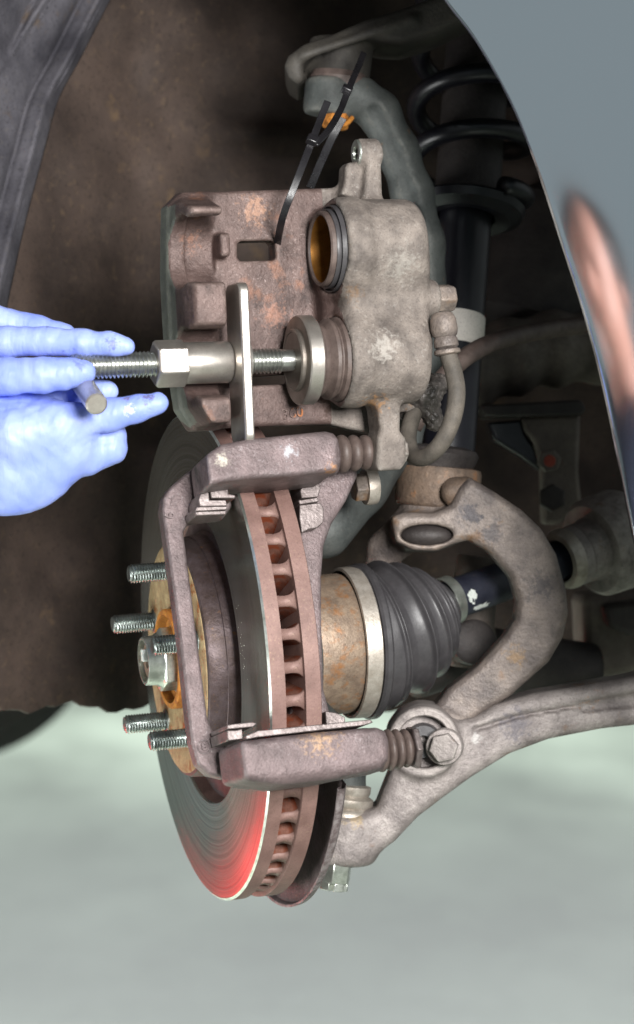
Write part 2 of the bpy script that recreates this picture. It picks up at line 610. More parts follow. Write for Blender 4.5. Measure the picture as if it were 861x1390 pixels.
M['red'] = surf('red_enamel', lin(200, 20, 26), lin(214, 26, 32), 80, 0.35, 0.0, 0.05, 2.0)
M['red_mark'] = surf('faded_red_mark', lin(150, 60, 48), lin(176, 84, 66), 4, 0.7, 0, 0.2, 0.8)
M['black'] = surf('black_trim', lin(20, 20, 21), lin(28, 28, 30), 40, 0.6, 0.0, 0.1, 2.0)


def brushed_rotor():
    """turned iron: fine circular grooves, anisotropic round the axle"""
    m, nt, bs = mat_new('turned_iron')
    N, L = nt.nodes, nt.links
    tc = N.new('ShaderNodeTexCoord')
    sp = N.new('ShaderNodeSeparateXYZ')
    L.new(tc.outputs['Object'], sp.inputs[0])          # the disc's own axis is local x
    cb = N.new('ShaderNodeCombineXYZ')
    L.new(sp.outputs[1], cb.inputs[0]); L.new(sp.outputs[2], cb.inputs[1])
    ln = N.new('ShaderNodeVectorMath'); ln.operation = 'LENGTH'
    L.new(cb.outputs[0], ln.inputs[0])
    n1 = N.new('ShaderNodeTexNoise'); n1.noise_dimensions = '1D'
    n1.inputs['Scale'].default_value = 420; n1.inputs['Detail'].default_value = 6
    n1.inputs['Roughness'].default_value = 0.8
    L.new(ln.outputs['Value'], n1.inputs['W'])
    r = N.new('ShaderNodeValToRGB')
    r.color_ramp.elements[0].position = 0.3; r.color_ramp.elements[0].color = lin(140, 144, 136)
    r.color_ramp.elements[1].position = 0.7; r.color_ramp.elements[1].color = lin(226, 230, 222)
    L.new(n1.outputs[0], r.inputs[0])
    L.new(r.outputs[0], bs.inputs['Base Color'])
    bs.inputs['Metallic'].default_value = 0.95
    bs.inputs['Roughness'].default_value = 0.17
    bs.inputs['Anisotropic'].default_value = 0.95
    bs.inputs['Anisotropic Rotation'].default_value = 0.25
    tg = N.new('ShaderNodeTangent'); tg.direction_type = 'RADIAL'; tg.axis = 'X'
    L.new(tg.outputs[0], bs.inputs['Tangent'])
    bp = N.new('ShaderNodeBump'); bp.inputs['Strength'].default_value = 0.5; bp.inputs['Distance'].default_value = 0.0003
    L.new(n1.outputs[0], bp.inputs['Height']); L.new(bp.outputs[0], bs.inputs['Normal'])
    return m


M['rotor_face'] = brushed_rotor()


def glove_mat():
    m, nt, bs = mat_new('nitrile_glove')
    N, L = nt.nodes, nt.links
    tc = N.new('ShaderNodeTexCoord')
    n = N.new('ShaderNodeTexNoise'); n.inputs['Scale'].default_value = 38; n.inputs['Detail'].default_value = 4
    L.new(tc.outputs['Object'], n.inputs['Vector'])
    r = N.new('ShaderNodeValToRGB')
    r.color_ramp.elements[0].position = 0.35; r.color_ramp.elements[0].color = lin(136, 156, 238)
    r.color_ramp.elements[1].position = 0.7; r.color_ramp.elements[1].color = lin(166, 184, 248)
    L.new(n.outputs[0], r.inputs[0])
    g = N.new('ShaderNodeTexNoise'); g.inputs['Scale'].default_value = 60; g.inputs['Detail'].default_value = 8
    g.inputs['Roughness'].default_value = 0.7
    L.new(tc.outputs['Object'], g.inputs['Vector'])
    gr = N.new('ShaderNodeValToRGB')
    gr.color_ramp.elements[0].position = 0.64; gr.color_ramp.elements[0].color = (0, 0, 0, 1)
    gr.color_ramp.elements[1].position = 0.74; gr.color_ramp.elements[1].color = (0.55, 0.55, 0.55, 1)
    L.new(g.outputs[0], gr.inputs[0])
    x = N.new('ShaderNodeMix'); x.data_type = 'RGBA'
    L.new(gr.outputs[0], x.inputs[0]); L.new(r.outputs[0], x.inputs[6]); x.inputs[7].default_value = lin(70, 66, 110)
    L.new(x.outputs[2], bs.inputs['Base Color'])
    bs.inputs['Roughness'].default_value = 0.5
    bs.inputs['Subsurface Weight'].default_value = 0.15
    bs.inputs['Subsurface Radius'].default_value = (0.6, 0.7, 1.0)
    bs.inputs['Subsurface Scale'].default_value = 0.004
    mp = N.new('ShaderNodeMapping'); mp.inputs['Scale'].default_value = (1, 0.5, 0.35)
    L.new(tc.outputs['Object'], mp.inputs[0])
    w = N.new('ShaderNodeTexNoise'); w.inputs['Scale'].default_value = 150; w.inputs['Detail'].default_value = 3
    w.inputs['Distortion'].default_value = 0.8
    L.new(mp.outputs[0], w.inputs['Vector'])
    bp = N.new('ShaderNodeBump'); bp.inputs['Strength'].default_value = 0.6; bp.inputs['Distance'].default_value = 0.0018
    L.new(w.outputs[0], bp.inputs['Height']); L.new(bp.outputs[0], bs.inputs['Normal'])
    return m


M['glove'] = glove_mat()


def paint_mat():
    m, nt, bs = mat_new('blue_grey_car_paint')
    bs.inputs['Base Color'].default_value = (0.76, 0.85, 0.92, 1)
    bs.inputs['Metallic'].default_value = 1.0
    bs.inputs['Roughness'].default_value = 0.10
    bs.inputs['Coat Weight'].default_value = 1.0
    bs.inputs['Coat Roughness'].default_value = 0.06
    return m


M['paint'] = paint_mat()


def floor_mat():
    m, nt, bs = mat_new('sealed_concrete')
    N, L = nt.nodes, nt.links
    tc = N.new('ShaderNodeTexCoord')
    mp = N.new('ShaderNodeMapping'); mp.inputs['Scale'].default_value = (1, 0.35, 1)
    L.new(tc.outputs['Object'], mp.inputs[0])
    n = N.new('ShaderNodeTexNoise'); n.inputs['Scale'].default_value = 1.2; n.inputs['Detail'].default_value = 6
    n.inputs['Roughness'].default_value = 0.6
    L.new(mp.outputs[0], n.inputs['Vector'])
    r = N.new('ShaderNodeValToRGB')
    r.color_ramp.elements[0].position = 0.34; r.color_ramp.elements[0].color = lin(100, 107, 97)
    r.color_ramp.elements[1].position = 0.65; r.color_ramp.elements[1].color = lin(150, 160, 146)
    L.new(n.outputs[0], r.inputs[0]); L.new(r.outputs[0], bs.inputs['Base Color'])
    bs.inputs['Roughness'].default_value = 0.35
    n2 = N.new('ShaderNodeTexNoise'); n2.inputs['Scale'].default_value = 6; n2.inputs['Detail'].default_value = 5
    L.new(tc.outputs['Object'], n2.inputs['Vector'])
    bp = N.new('ShaderNodeBump'); bp.inputs['Strength'].default_value = 0.1; bp.inputs['Distance'].default_value = 0.02
    L.new(n2.outputs[0], bp.inputs['Height']); L.new(bp.outputs[0], bs.inputs['Normal'])
    return m


M['floor'] = floor_mat()

# ================================================================== the setting
FLOOR_Z = -900.0


def grid_surface(fn, us, vs):
    V = [fn(u, v) for v in vs for u in us]
    n = len(us)
    F = [(j * n + i, j * n + i + 1, (j + 1) * n + i + 1, (j + 1) * n + i) for j in range(len(vs) - 1) for i in range(n - 1)]
    return V, F


floor = build('workshop_floor', ([(-20000, -6000, FLOOR_Z), (20000, -6000, FLOOR_Z), (20000, 40000, FLOOR_Z), (-20000, 40000, FLOOR_Z)],
                                 [(0, 1, 2, 3)]), M['floor'], sharp=None)
tag(floor, 'pale green grey sealed workshop floor out of focus below the car', None, None, 'structure')
floor.name = 'floor'

# ------------------------------------------------------------------ car body: fender, liner, inner panel
car = thing('car', P(700, 600, 300), 'dark glossy car with its front wheel off and wheel arch open', 'car')


def liner_depth(px, py):
    d = np.interp(px, [-250, -60, 60, 180, 330, 500, 700, 1000], [20, 90, 170, 240, 290, 330, 350, 360])
    d -= 0.00028 * np.clip(150 - py, 0, 500) ** 2           # roof of the arch curls towards the viewer
    d += 3.5 * math.sin(px * 0.021 + py * 0.009) + 2.5 * math.sin(py * 0.03 - px * 0.012)
    d += 2.0 * math.sin(px * 0.06 + 1.0) * math.sin(py * 0.047)
    # pressed horizontal rib and a broad step
    d -= 12 * math.exp(-((py - 185 - 0.12 * (px - 360)) / 16.0) ** 2) * (1 / (1 + math.exp(-(px - 300) / 14)))
    d += 16 / (1 + math.exp(-(py - 640 - 0.25 * px) / 22.0))
    return d


def liner_pt(px, py):
    return P(px, py, liner_depth(px, py))


us = np.arange(-250, 901, 12.0)
vs = np.arange(-260, 941, 12.0)


def liner_fn(u, v):
    if v > 925:                                             # ragged lower hem
        v = 955 + 6 * math.sin(u * 0.05) + 3 * math.sin(u * 0.17 + 1)
    return liner_pt(u, v)


lv, lf = grid_surface(liner_fn, us, vs)
n_u = len(us)
base = len(lv)
lv = list(lv)
for i, u in enumerate(us):                                  # folded lower edge, gives the sheet depth
    p = lv[(len(vs) - 1) * n_u + i]
    lv.append(p + np.array([0, 45, 4.0]))
lf += [((len(vs) - 1) * n_u + i, (len(vs) - 1) * n_u + i + 1, base + i + 1, base + i) for i in range(n_u - 1)]
liner = build('wheel_arch_liner', (lv, lf), M['liner'], car, sharp=None, label='dirty brown plastic wheel arch liner')
sm = liner.modifiers.new('solid', 'SOLIDIFY'); sm.thickness = 0.003; sm.offset = -1

# holes of the liner: small dark push-in clips
for (x, y, r) in ((366, 108, 8), (86, 252, 5), (384, 253, 8)):
    p = liner_pt(x, y)
    build('liner_clip', lathe(p + np.array([0, 2.0, 0]), (0, -1, 0), [(0, r * .6), (3, r * .62), (4, r * .5), (3.2, r * .3), (3.2, 0)], 20), M['black'], liner)

# felt panel with stitched folds at the upper left
edge_pts = catmull([(185, -60), (150, 0), (112, 75), (80, 135), (62, 200), (38, 290), (22, 360), (4, 450), (-12, 560)], 60)


def felt_fn(s, t):
    ex, ey = np.array([np.interp(t, np.linspace(0, 1, 60), edge_pts[:, k]) for k in (0, 1)])
    x = ex - s
    d = liner_depth(x, ey) - 14 - 10 * (1 - math.exp(-s / 8.0))
    # raised hem, then gathered folds
    d -= 12 * math.exp(-(abs(s - 17) / 9.0) ** 1.3)
    d += 9 * math.exp(-(abs(s - 40) / 6.0) ** 1.2)
    d -= 11 * math.exp(-(abs(s - 74 - 26 * math.sin(t * 5)) / 9.0) ** 1.2)
    d += 8 * math.exp(-(abs(s - 110 + 40 * t) / 8.0) ** 1.2)
    d += 2.2 * math.sin(s * 0.06 + t * 9) + 1.2 * math.sin(s * 0.11 - t * 13)
    return P(x, ey, d)


fv, ff = grid_surface(felt_fn, np.concatenate([[0, 1.5, 3, 5], np.arange(7, 300, 3.0)]), np.linspace(0, 1, 110))
felt = build('felt_panel', (fv, ff), M['felt'], car, sharp=None, label='grey felt panel with folds at the edge of the arch')
sm = felt.modifiers.new('solid', 'SOLIDIFY'); sm.thickness = 0.008; sm.offset = -1

# dark inner wheel house behind the strut
iv, if_ = grid_surface(lambda u, v: P(u, v, 430 + 20 * math.sin(u * .02) + 0.1 * (700 - v) * 0), np.arange(350, 1400, 30.0), np.arange(-300, 961, 30.0))
inner = build('inner_panel', (iv, if_), M['dark_steel'], car, sharp=None)
sm = inner.modifiers.new('solid', 'SOLIDIFY'); sm.thickness = 0.003

# ---- fender: the body side runs from right-near to left-far, the arch edge lies in it
def side_depth(px, py):
    x = (px - 430.5) * 0.41
    return -190.0 - 0.46 * (x - 130.0)


FEDGE = catmull([(-330, 330), (-290, 120), (-200, -70), (-60, -190), (130, -240), (320, -225), (470, -145), (545, -70), (597, 0), (640, 55), (690, 140), (725, 222), (762, 330), (793, 425), (818, 520), (838, 620), (852, 700), (868, 790), (882, 900)], 130)
FPT = np.array([P(x, y, side_depth(x, y)) for x, y in FEDGE])
ftan = np.gradient(FPT, axis=0)
fnor = nrm((-0.42, -0.907, 0.0))
fout = np.array([nrm(np.cross(t, fnor)) for t in ftan])
if fout[-20][0] < 0: fout = -fout
for _ in range(6):
    fout[1:-1] = (fout[:-2] + fout[1:-1] + fout[2:]) / 3


def fender_fn(s, t):
    T = np.linspace(0, 1, 130)
    p = np.array([np.interp(t, T, FPT[:, k]) for k in range(3)])
    o = nrm([np.interp(t, T, fout[:, k]) for k in range(3)])
    # the skin swells out from the arch lip, then runs on nearly flat
    lift = FB * (1 - math.exp(-s / FBL)) - 0.00012 * s * s
    lift -= (p[2] + o[2] * s - 90.0) ** 2 / 3000.0            # crowned from sill to bonnet
    return p + o * s + fnor * lift


FB, FBL = 20.0, 80.0
svals = np.concatenate([np.linspace(0, 60, 31), np.linspace(66, 380, 34)])
fv, ff = grid_surface(fender_fn, svals, np.linspace(0, 1, 190))
fv = list(fv)
n_s, b0 = len(svals), len(fv)
for j in range(190):                                        # turned-in lip
    p = fv[j * n_s]
    o_ = nrm(fv[j * n_s + 10] - p)
    fv.append(p - fnor * 3.0 + o_ * 0.4)
    fv.append(p - fnor * 22.0 + o_ * 5)
for j in range(189):
    ff.append((b0 + 2 * j, j * n_s, (j + 1) * n_s, b0 + 2 * j + 2))
    ff.append((b0 + 2 * j + 1, b0 + 2 * j, b0 + 2 * j + 2, b0 + 2 * j + 3))
fender = build('fender', (fv, ff), M['paint'], car, sharp=None, label='glossy dark fender at the wheel arch edge')
sm = fender.modifiers.new('solid', 'SOLIDIFY'); sm.thickness = 0.0012; sm.offset = 0

# roof of the wheel house closes the arch above the strut
rv, rf = grid_surface(lambda u, v: np.array([P(u, -250, 100)[0], v, 470.0 - 0.0003 * (v - 100) ** 2]), np.arange(-350, 1500, 60.0), np.arange(-330, 460, 40.0))
roof = build('arch_roof', (rv, rf), M['dark_steel'], car, sharp=None)
sm = roof.modifiers.new('solid', 'SOLIDIFY'); sm.thickness = 0.003

# rear wheel of the car far behind, below the liner
tc_ = P(-88, 785, 2600)
tyre = thing('rear_wheel', tc_, 'blurred dark tyre behind the liner at the lower left', 'tyre')
trd = []
build('tyre', lathe(tc_, nrm((0.35, 1, 0)), [(-100, 150), (-105, 215), (-98, 262), (-80, 290), (-40, 302), (40, 302), (80, 290), (98, 262), (105, 215), (100, 150)], 72, caps=False), M['tyre'], tyre)
build('rim', lathe(tc_, nrm((0.35, 1, 0)), [(-60, 0), (-70, 60), (-64, 120), (-98, 152), (98, 152), (60, 0)], 48, caps=False), M['dirty_grey'], tyre)

# ================================================================== wheel hub and brake disc
disc = bpy.data.objects.new('brake_disc', None)
disc.empty_display_size = 0.02
col.objects.link(disc)
disc.matrix_world = W.matrix()
tag(disc, 'ventilated brake disc with turned faces and rusty cooling vanes', 'brake disc')
O3, AX = np.zeros(3), np.array([1.0, 0, 0])
R_, RI = 152.0, 92.5
build('outboard_face', lathe(O3, AX, [(1.6, RI - 0.9), (0.3, RI), (0.0, RI + .6), (0.0, R_ - 1.5)], 200, caps=False), M['rotor_face'], disc, raw=True)
build('rim_chamfer', lathe(O3, AX, [(0.0, R_ - 1.5), (1.1, R_)], 200, caps=False), M['zinc'], disc, raw=True)
build('outboard_ring', lathe(O3, AX, [(1.1, R_), (9.6, R_), (9.7, R_ - .4), (9.7, RI - 4), (1.6, RI - 0.9)], 200, caps=False), M['rotor_edge'], disc, raw=True)
build('inboard_ring', lathe(O3, AX, [(21.5, RI - 4), (21.5, R_ - .4), (21.6, R_), (30.6, R_), (31.1, R_ - .8), (31.2, R_ - 2), (31.2, RI - 4)], 200, closed=True), M['rotor_edge'], disc, raw=True)
build('hat', lathe(O3, AX, [(-14.6, 30), (-14.6, 71.5), (-13.6, 73.4), (-11.5, 74.2), (-3, 74.6), (-2.6, 75.2), (6, 76.0), (8, 78), (8.5, 89.5)], 140, caps=False), M['hat'], disc, raw=True)
build('hat_face', lathe(O3, AX, [(-14.7, 31), (-15.2, 31.5), (-15.2, 52), (-15.6, 53), (-15.6, 69.4), (-15.0, 71.3), (-14.6, 71.6)], 140, caps=False), M['flange'], disc, raw=True,
      label='rust stained pale mounting face of the disc hat')
# one cooling vane, flared where it meets the rings
NV = 48
hw = [(9.5, 4.3), (10.2, 3.7), (11.6, 3.4), (13.4, 3.3), (15.6, 3.3), (17.8, 3.45), (19.4, 4.0), (20.7, 5.0), (21.7, 6.6)]
vv, vf = [], []
for r, off, sc in ((88, 0, .62), (120, 0, .8), (147.0, 0, 1.0), (149.0, 0, .86)):
    for a, h in hw:
        dip = 1.2 * (1 - abs(a - 15.6) / 6.1) * (r > 140)
        vv.append((a, -h * sc, r - dip)); vv.append((a, h * sc, r - dip))
nh = len(hw) * 2
for j in range(3):
    for i in range(len(hw) - 1):
        q = j * nh + 2 * i
        vf.append((q, q + nh, q + nh + 2, q + 2))
        vf.append((q + 1, q + 3, q + nh + 3, q + nh + 1))
for i in range(len(hw) - 1):
    q = 3 * nh + 2 * i
    vf.append((q, q + 1, q + 3, q + 2))
proto = build('vane', (vv, vf), M['vane'], disc, sharp=None, raw=True)
proto.data.materials.append(M['rotor_edge'])
for p_ in proto.data.polygons:                               # cast skin on the outer end, rust inside the channel
    if p_.center.z > 0.1455: p_.material_index = 1
for i in range(1, NV):
    o = proto.copy()
    col.objects.link(o)
    o.parent = disc
    o.rotation_euler = (2 * math.pi * i / NV, 0, 0)

hub = thing('wheel_hub', W.O, 'wheel hub with five threaded studs and a staked axle nut', 'wheel hub')
Aw = W.R[:, 0]
build('hub_nose', lathe(W.O, Aw, [(-15.5, 31.2), (-20.5, 31.2), (-21.5, 30.4), (-21.5, 27.6), (-16, 26.5), (-12, 10)], 80, caps=False), M['orange_rust'], hub,
      label='orange rusted hub centring ring')
nut = build('axle_nut', hexnut(W.w((-16, 0, 0)), -Aw, 11, 20.5, 0.35, 0.10), M['zinc'], hub, bevel=0.6)
build('nut_flange', lathe(W.O, -Aw, [(12.5, 23.5), (14.5, 23.5), (16, 21.5), (16.4, 12)], 60, caps=False), M['zinc'], nut)
build('nut_collar', lathe(W.O, -Aw, [(26.5, 17.2), (29, 15.6), (35.5, 15.2), (36.3, 14.6), (36.3, 13.0), (30, 12.6)], 60, caps=False), M['zinc'], nut)
build('axle_end', lathe(W.O, -Aw, [(10, 11.8), (32, 11.8), (33.5, 10.8), (33.8, 5), (31.5, 4), (31, 0)], 48, caps=False), M['cv_rust'], hub)
build('lock_tab', prism(W, [(-38.4, 0.2), (-38.4, 7.8), (-30, 7.8), (-30, 0.2)], -8.5, -3.0), M['white_paint'], hub, bevel=0.6, label='bright bent tab that locks the axle nut')
sv = joinvf(thread(O3, (-1, 0, 0), 27.5, 6.2, 1.75, 1.25), lathe(O3, (-1, 0, 0), [(-1.5, 7.4), (0.6, 7.4), (1.2, 6.4), (1.2, 5.5)], 28, caps=False))
me0 = None
for k in range(5):
    th = math.radians(13.4 + 72 * k)
    p = W.w((-15.4, -math.cos(th) * 55, math.sin(th) * 55))
    if me0 is None:
        o = build('wheel_stud', sv, M['stud'], hub, raw=True)
        me0 = o.data
    else:
        o = bpy.data.objects.new('wheel_stud', me0)
        col.objects.link(o)
        o.parent = hub
    m = W.matrix()
    m.translation = Vector(p * MM) - hub.location
    o.matrix_local = m @ Matrix.Rotation(0.9 * k, 4, 'X')

# splash shield
shield = thing('splash_shield', W.w((40, 0, -150)), 'thin mauve splash shield lip curving behind the disc', 'splash shield')
xs, ys, _ = basis(Aw)
ang0 = math.atan2(float((-W.R[:, 1]) @ ys), float((-W.R[:, 1]) @ xs))   # direction towards the viewer
up = float(W.R[:, 2] @ (-math.sin(ang0) * xs + math.cos(ang0) * ys))
sg = 1 if up > 0 else -1
ta, tb = sorted((ang0 - sg * math.radians(27), ang0 - sg * math.radians(165)))
sh = lathe(W.O, Aw, [(44, 100), (44, 154), (42.5, 157.5), (39.5, 159), (39.5, 160.6), (43.5, 160), (46, 156), (45.4, 152), (45.4, 100)], 110, closed=True, caps=False, t0=ta, t1=tb)
build('shield_plate', sh, M['bracket'], shield)

# ================================================================== caliper bracket
bracket = thing('caliper_bracket', B.w((0, -140, -60)), 'mauve cast caliper bracket straddling the disc with two arms and an outer bar', 'bracket')
up_poly = B.poly([(262, 640), (281, 617), (300, 604), (335, 597), (440, 586), (452, 589), (458, 597), (458, 640), (400, 647), (335, 651), (300, 656), (270, 664)], -172)
lo_poly = B.poly([(262, 1022), (280, 1013), (325, 1009), (420, 998), (500, 991), (512, 996), (517, 1010), (516, 1036), (506, 1047), (440, 1062), (378, 1069), (340, 1065), (300, 1057), (270, 1044)], -158)
bar_poly = B.poly([(300, 640), (281, 622), (250, 645), (228, 664), (219, 678), (217, 694), (222, 730), (240, 860), (253, 980), (257, 1010), (265, 1038), (281, 1053), (303, 1058),
                   (318, 1040), (316, 1000), (300, 997), (286, 994), (279, 978), (266, 880), (249, 745), (246, 725), (252, 714), (266, 710), (300, 706), (312, 690)], -112)
web_poly = B.poly([(400, 640), (480, 622), (478, 652), (463, 685), (444, 715), (433, 745), (429.5, 790), (430, 850), (433, 940), (445, 985), (470, 1000), (400, 1020), (385, 980), (395, 900), (385, 760), (395, 700)], -104)
up_r0, up_r1 = B.px(283, 640, -176), B.px(254, 645, -112)
lo_r0, lo_r1 = B.px(330, 1030, -176), B.px(285, 1030, -112)
lo_b = B.px(400, 1052, -176)[2]
pin_u = B.px(482, 615, -140)
pin_l = B.px(537, 1017, -140)


def ramp_plane(x, y, p0, p1):
    e = nrm(np.array([p1[0] - p0[0], p1[1] - p0[1]]))
    nx, ny = e[1], -e[0]
    if nx > 0: nx, ny = -nx, -ny
    return (x - p0[0]) * nx + (y - p0[1]) * ny


def bracket_sdf(x, y, z):
    up = d_ext(d_poly(x, z, up_poly), y, -176, -124, 3)
    up = smax(up, ramp_plane(x, y, up_r0, up_r1), 1.2)
    lo = d_ext(d_poly(x, z, lo_poly), y, -176, -128, 4)
    lo = smax(lo, (-(y + 176) * 0.75 - (z - lo_b) * 0.66) + 0.0, 3)
    lo = smax(lo, ramp_plane(x, y, lo_r0, lo_r1), 3.0)
    # chamfer along the lower inner edge of the lower arm
    bar = d_ext(d_poly(x, z, bar_poly), y, -119, -105, 2.0)
    web = d_ext(d_poly(x, z, web_poly), y, -116, -98, 2.5)
    d = smin(up, bar, 3.0)
    d = smin(d, lo, 3.0)
    d = smin(d, web, 4.0)
    # boss ends that take the slide pins
    d = smin(d, d_cyl(x, y, z, (0, -140, pin_u[2]), (1, 0, 0), pin_u[0] - 60, pin_u[0] - 12, 12.5, 3), 5)
    d = smin(d, d_cyl(x, y, z, (0, -150, pin_l[2]), (1, 0, 0), pin_l[0] - 60, pin_l[0] - 12, 12.5, 3), 5)
    return d


allp = np.array(up_poly + lo_poly + bar_poly + web_poly)
lo_, hi_ = allp.min(0) - 6, allp.max(0) + 6
build('casting', solid(bracket_sdf, (lo_[0], -182, lo_[1]), (hi_[0], -92, hi_[1]), 1.15, B), M['bracket'], bracket, sharp=None)


def emboss(text, F_, px, py, b, size, mat, parent, rot=0.0, ring=False):
    cu = bpy.data.curves.new('mark', 'FONT')
    cu.body = text
    cu.size = size * MM
    cu.extrude = 0.0009
    cu.bevel_depth = 0.00012
    cu.align_x = 'CENTER'; cu.align_y = 'CENTER'
    t = bpy.data.objects.new('mark', cu)
    me = bpy.data.meshes.new_from_object(t)
    bpy.data.objects.remove(t)
    o = bpy.data.objects.new('embossed_mark', me)
    me.materials.append(mat)
    col.objects.link(o)
    o.parent = parent
    p = F_.w(F_.px(px, py, b))
    m = Matrix.Identity(4)
    ex, ey, ez = F_.R[:, 0], F_.R[:, 2], -F_.R[:, 1]
    for i in range(3):
        m[i][0], m[i][1], m[i][2] = ex[i], ey[i], ez[i]
    m.translation = Vector(p * MM) - origin(parent)
    o.matrix_local = m @ Matrix.Rotation(rot, 4, 'Z')
    if ring:
        x = F_.px(px, py, b)
        build('embossed_ring', lathe(F_.w(x), -F_.R[:, 1], [(-.3, 4.2), (.5, 4.2), (.7, 3.8), (.5, 3.4), (-.3, 3.4)], 36, caps=False), mat, parent)
    return o


emboss('6', B, 231, 700, -119.2, 8.5, M['bracket'], bracket, math.radians(95))
emboss('Z', B, 234, 680, -119.2, 6.5, M['bracket'], bracket, math.radians(15))
emboss('8', B, 277, 1014, -119.2, 6.5, M['bracket'], bracket, math.radians(10), ring=True)


# stainless pad clips
def clip_part(polys, b0, b1, name='pad_clip'):
    parts = [prism(B, B.poly(p, (b0 + b1) / 2), b0 + i * .7, b1 + i * .7) for i, p in enumerate(polys)]
    return build(name, joinvf(*parts), M['clip'], bracket, bevel=0.5)


clip_part([[(277, 668), (281, 655), (296, 652), (312, 654), (313, 667), (303, 668), (303, 676), (313, 678), (312, 682), (280, 682)],
           [(266, 674), (277, 672), (278, 684), (300, 684), (302, 692), (265, 693), (263, 684)],
           [(260, 693), (302, 692), (302, 697), (259, 699)], [(259, 699), (301, 697.5), (301, 703), (261, 704.5)]], -146, -121)
clip_part([[(400, 672), (405, 660), (424, 660), (428, 668), (424, 680), (402, 682)], [(398, 684), (424, 680), (426, 686), (400, 690)],
           [(400, 690), (428, 687), (433, 694), (432, 714), (424, 721), (412, 723), (403, 728), (400, 708)]], -128, -104)
clip_part([[(297, 989), (330, 985), (338, 987), (332, 992), (298, 995)], [(297, 996), (310, 996), (318, 994), (319, 1008), (299, 1010)]], -160, -122)
clip_part([[(319, 1005), (335, 998), (486, 983), (490, 987), (478, 991), (336, 1007), (320, 1010)]], -166, -118)
clip_part([[(435, 968), (450, 970), (462, 976), (462, 986), (437, 990)]], -140, -120)


def bellows(F_, p, a0, a1, r, n, depth, name, parent, mat, tail=None):
    prof = [(a0 - 2, r * .6)]
    m = n * 10
    for i in range(m + 1):
        t = i / m
        ph = abs(math.sin(math.pi * n * t))
        prof.append((a0 + (a1 - a0) * t, r * (1 - 0.12 * t) - depth * (1 - ph ** 0.6)))
    prof.append((a1 + 1.5, r * .55))
    return build(name, lathe(F_.w((0, p[1], p[2])), F_.R[:, 0], prof, 48, caps=False), mat, parent, sharp=70)


bellows(B, pin_u, B.alo(457, -140, pin_u[2]), B.alo(504, -140, pin_u[2]), 11.5, 3, 3.0, 'slide_pin_boot', bracket, M['boot_brown'])
pl = (0, -150, B.px(537, 1017, -150)[2])
bellows(B, pl, B.alo(511, -150, pl[2]), B.alo(556, -150, pl[2]), 12.5, 4, 3.2, 'slide_pin_boot', bracket, M['boot_brown'])
aw = B.alo(557, -150, pl[2])
pin = build('slide_pin_head', lathe(B.w(pl), Aw, [(aw, 6), (aw, 12.2), (aw + .6, 13.0), (aw + 3.2, 13.0), (aw + 3.8, 12.2), (aw + 3.8, 5)], 6), M['clip'], bracket, bevel=0.5)
build('slide_pin', lathe(B.w(pl), Aw, [(aw - 12, 5.6), (aw + 5, 5.6)], 24), M['zinc'], bracket)

# ================================================================== brake caliper
cal = thing('brake_caliper', K.w((40, 30, -40)), 'twin piston brake caliper swung up off the disc and hung by cable tie', 'brake caliper')
out_poly = K.poly([(223, 284), (243, 264), (300, 262), (420, 258), (462, 257), (475, 262), (520, 275), (560, 300), (562, 560), (536, 560), (532, 588), (500, 590), (470, 584), (440, 577), (330, 580),
                   (258, 584), (240, 556), (227, 470), (222, 380)], 36)
aL = K.px(224, 400, 36)[0]
uT, uL = K.px(437, 338, 0)[2], 0.0
aF = K.alo(452, 0, uT)                                       # face of the piston housing
aE = K.alo(572, -10, uT)
aEl = K.alo(577, -10, uL)
RU, RL = 28.5, 27.5
slot = K.poly([(321, 331), (325, 328), (368, 327), (372, 331), (373, 351), (369, 354), (325, 355), (321, 351)], 28)
slot2 = K.poly([(331, 512), (395, 508), (395, 521), (331, 524)], 28)
ear_u = K.poly([(498, 290), (514, 280), (512, 226), (515, 212), (512, 200), (504, 194), (494, 194), (489, 203), (491, 228), (489, 256), (486, 275), (490, 290)], 14)
ear_f = K.poly([(458, 266), (463, 248), (464, 228), (469, 222), (485, 224), (492, 240), (492, 275)], 20)
ear_l = K.poly([(503, 545), (535, 538), (535, 586), (543, 596), (543, 628), (536, 638), (506, 640), (503, 630), (504, 595), (508, 584)], 2)
hu = K.px(484, 208, 14)[2]
ae = K.alo(484, 14, hu)
boss = K.px(588, 405, -4)
tipy = {k: K.px(280, v, -10)[2] for k, v in dict(t0=264, t1=303, m0=386, m1=446, b0=530, b1=584).items()}


TB = -16.0
aT = K.px(308, 410, TB)[0]
wt0, wt1 = K.px(260, 263, 40)[2], K.px(290, 280, TB)[2]
wb0, wb1 = K.px(258, 584, 40)[2], K.px(300, 574, TB)[2]


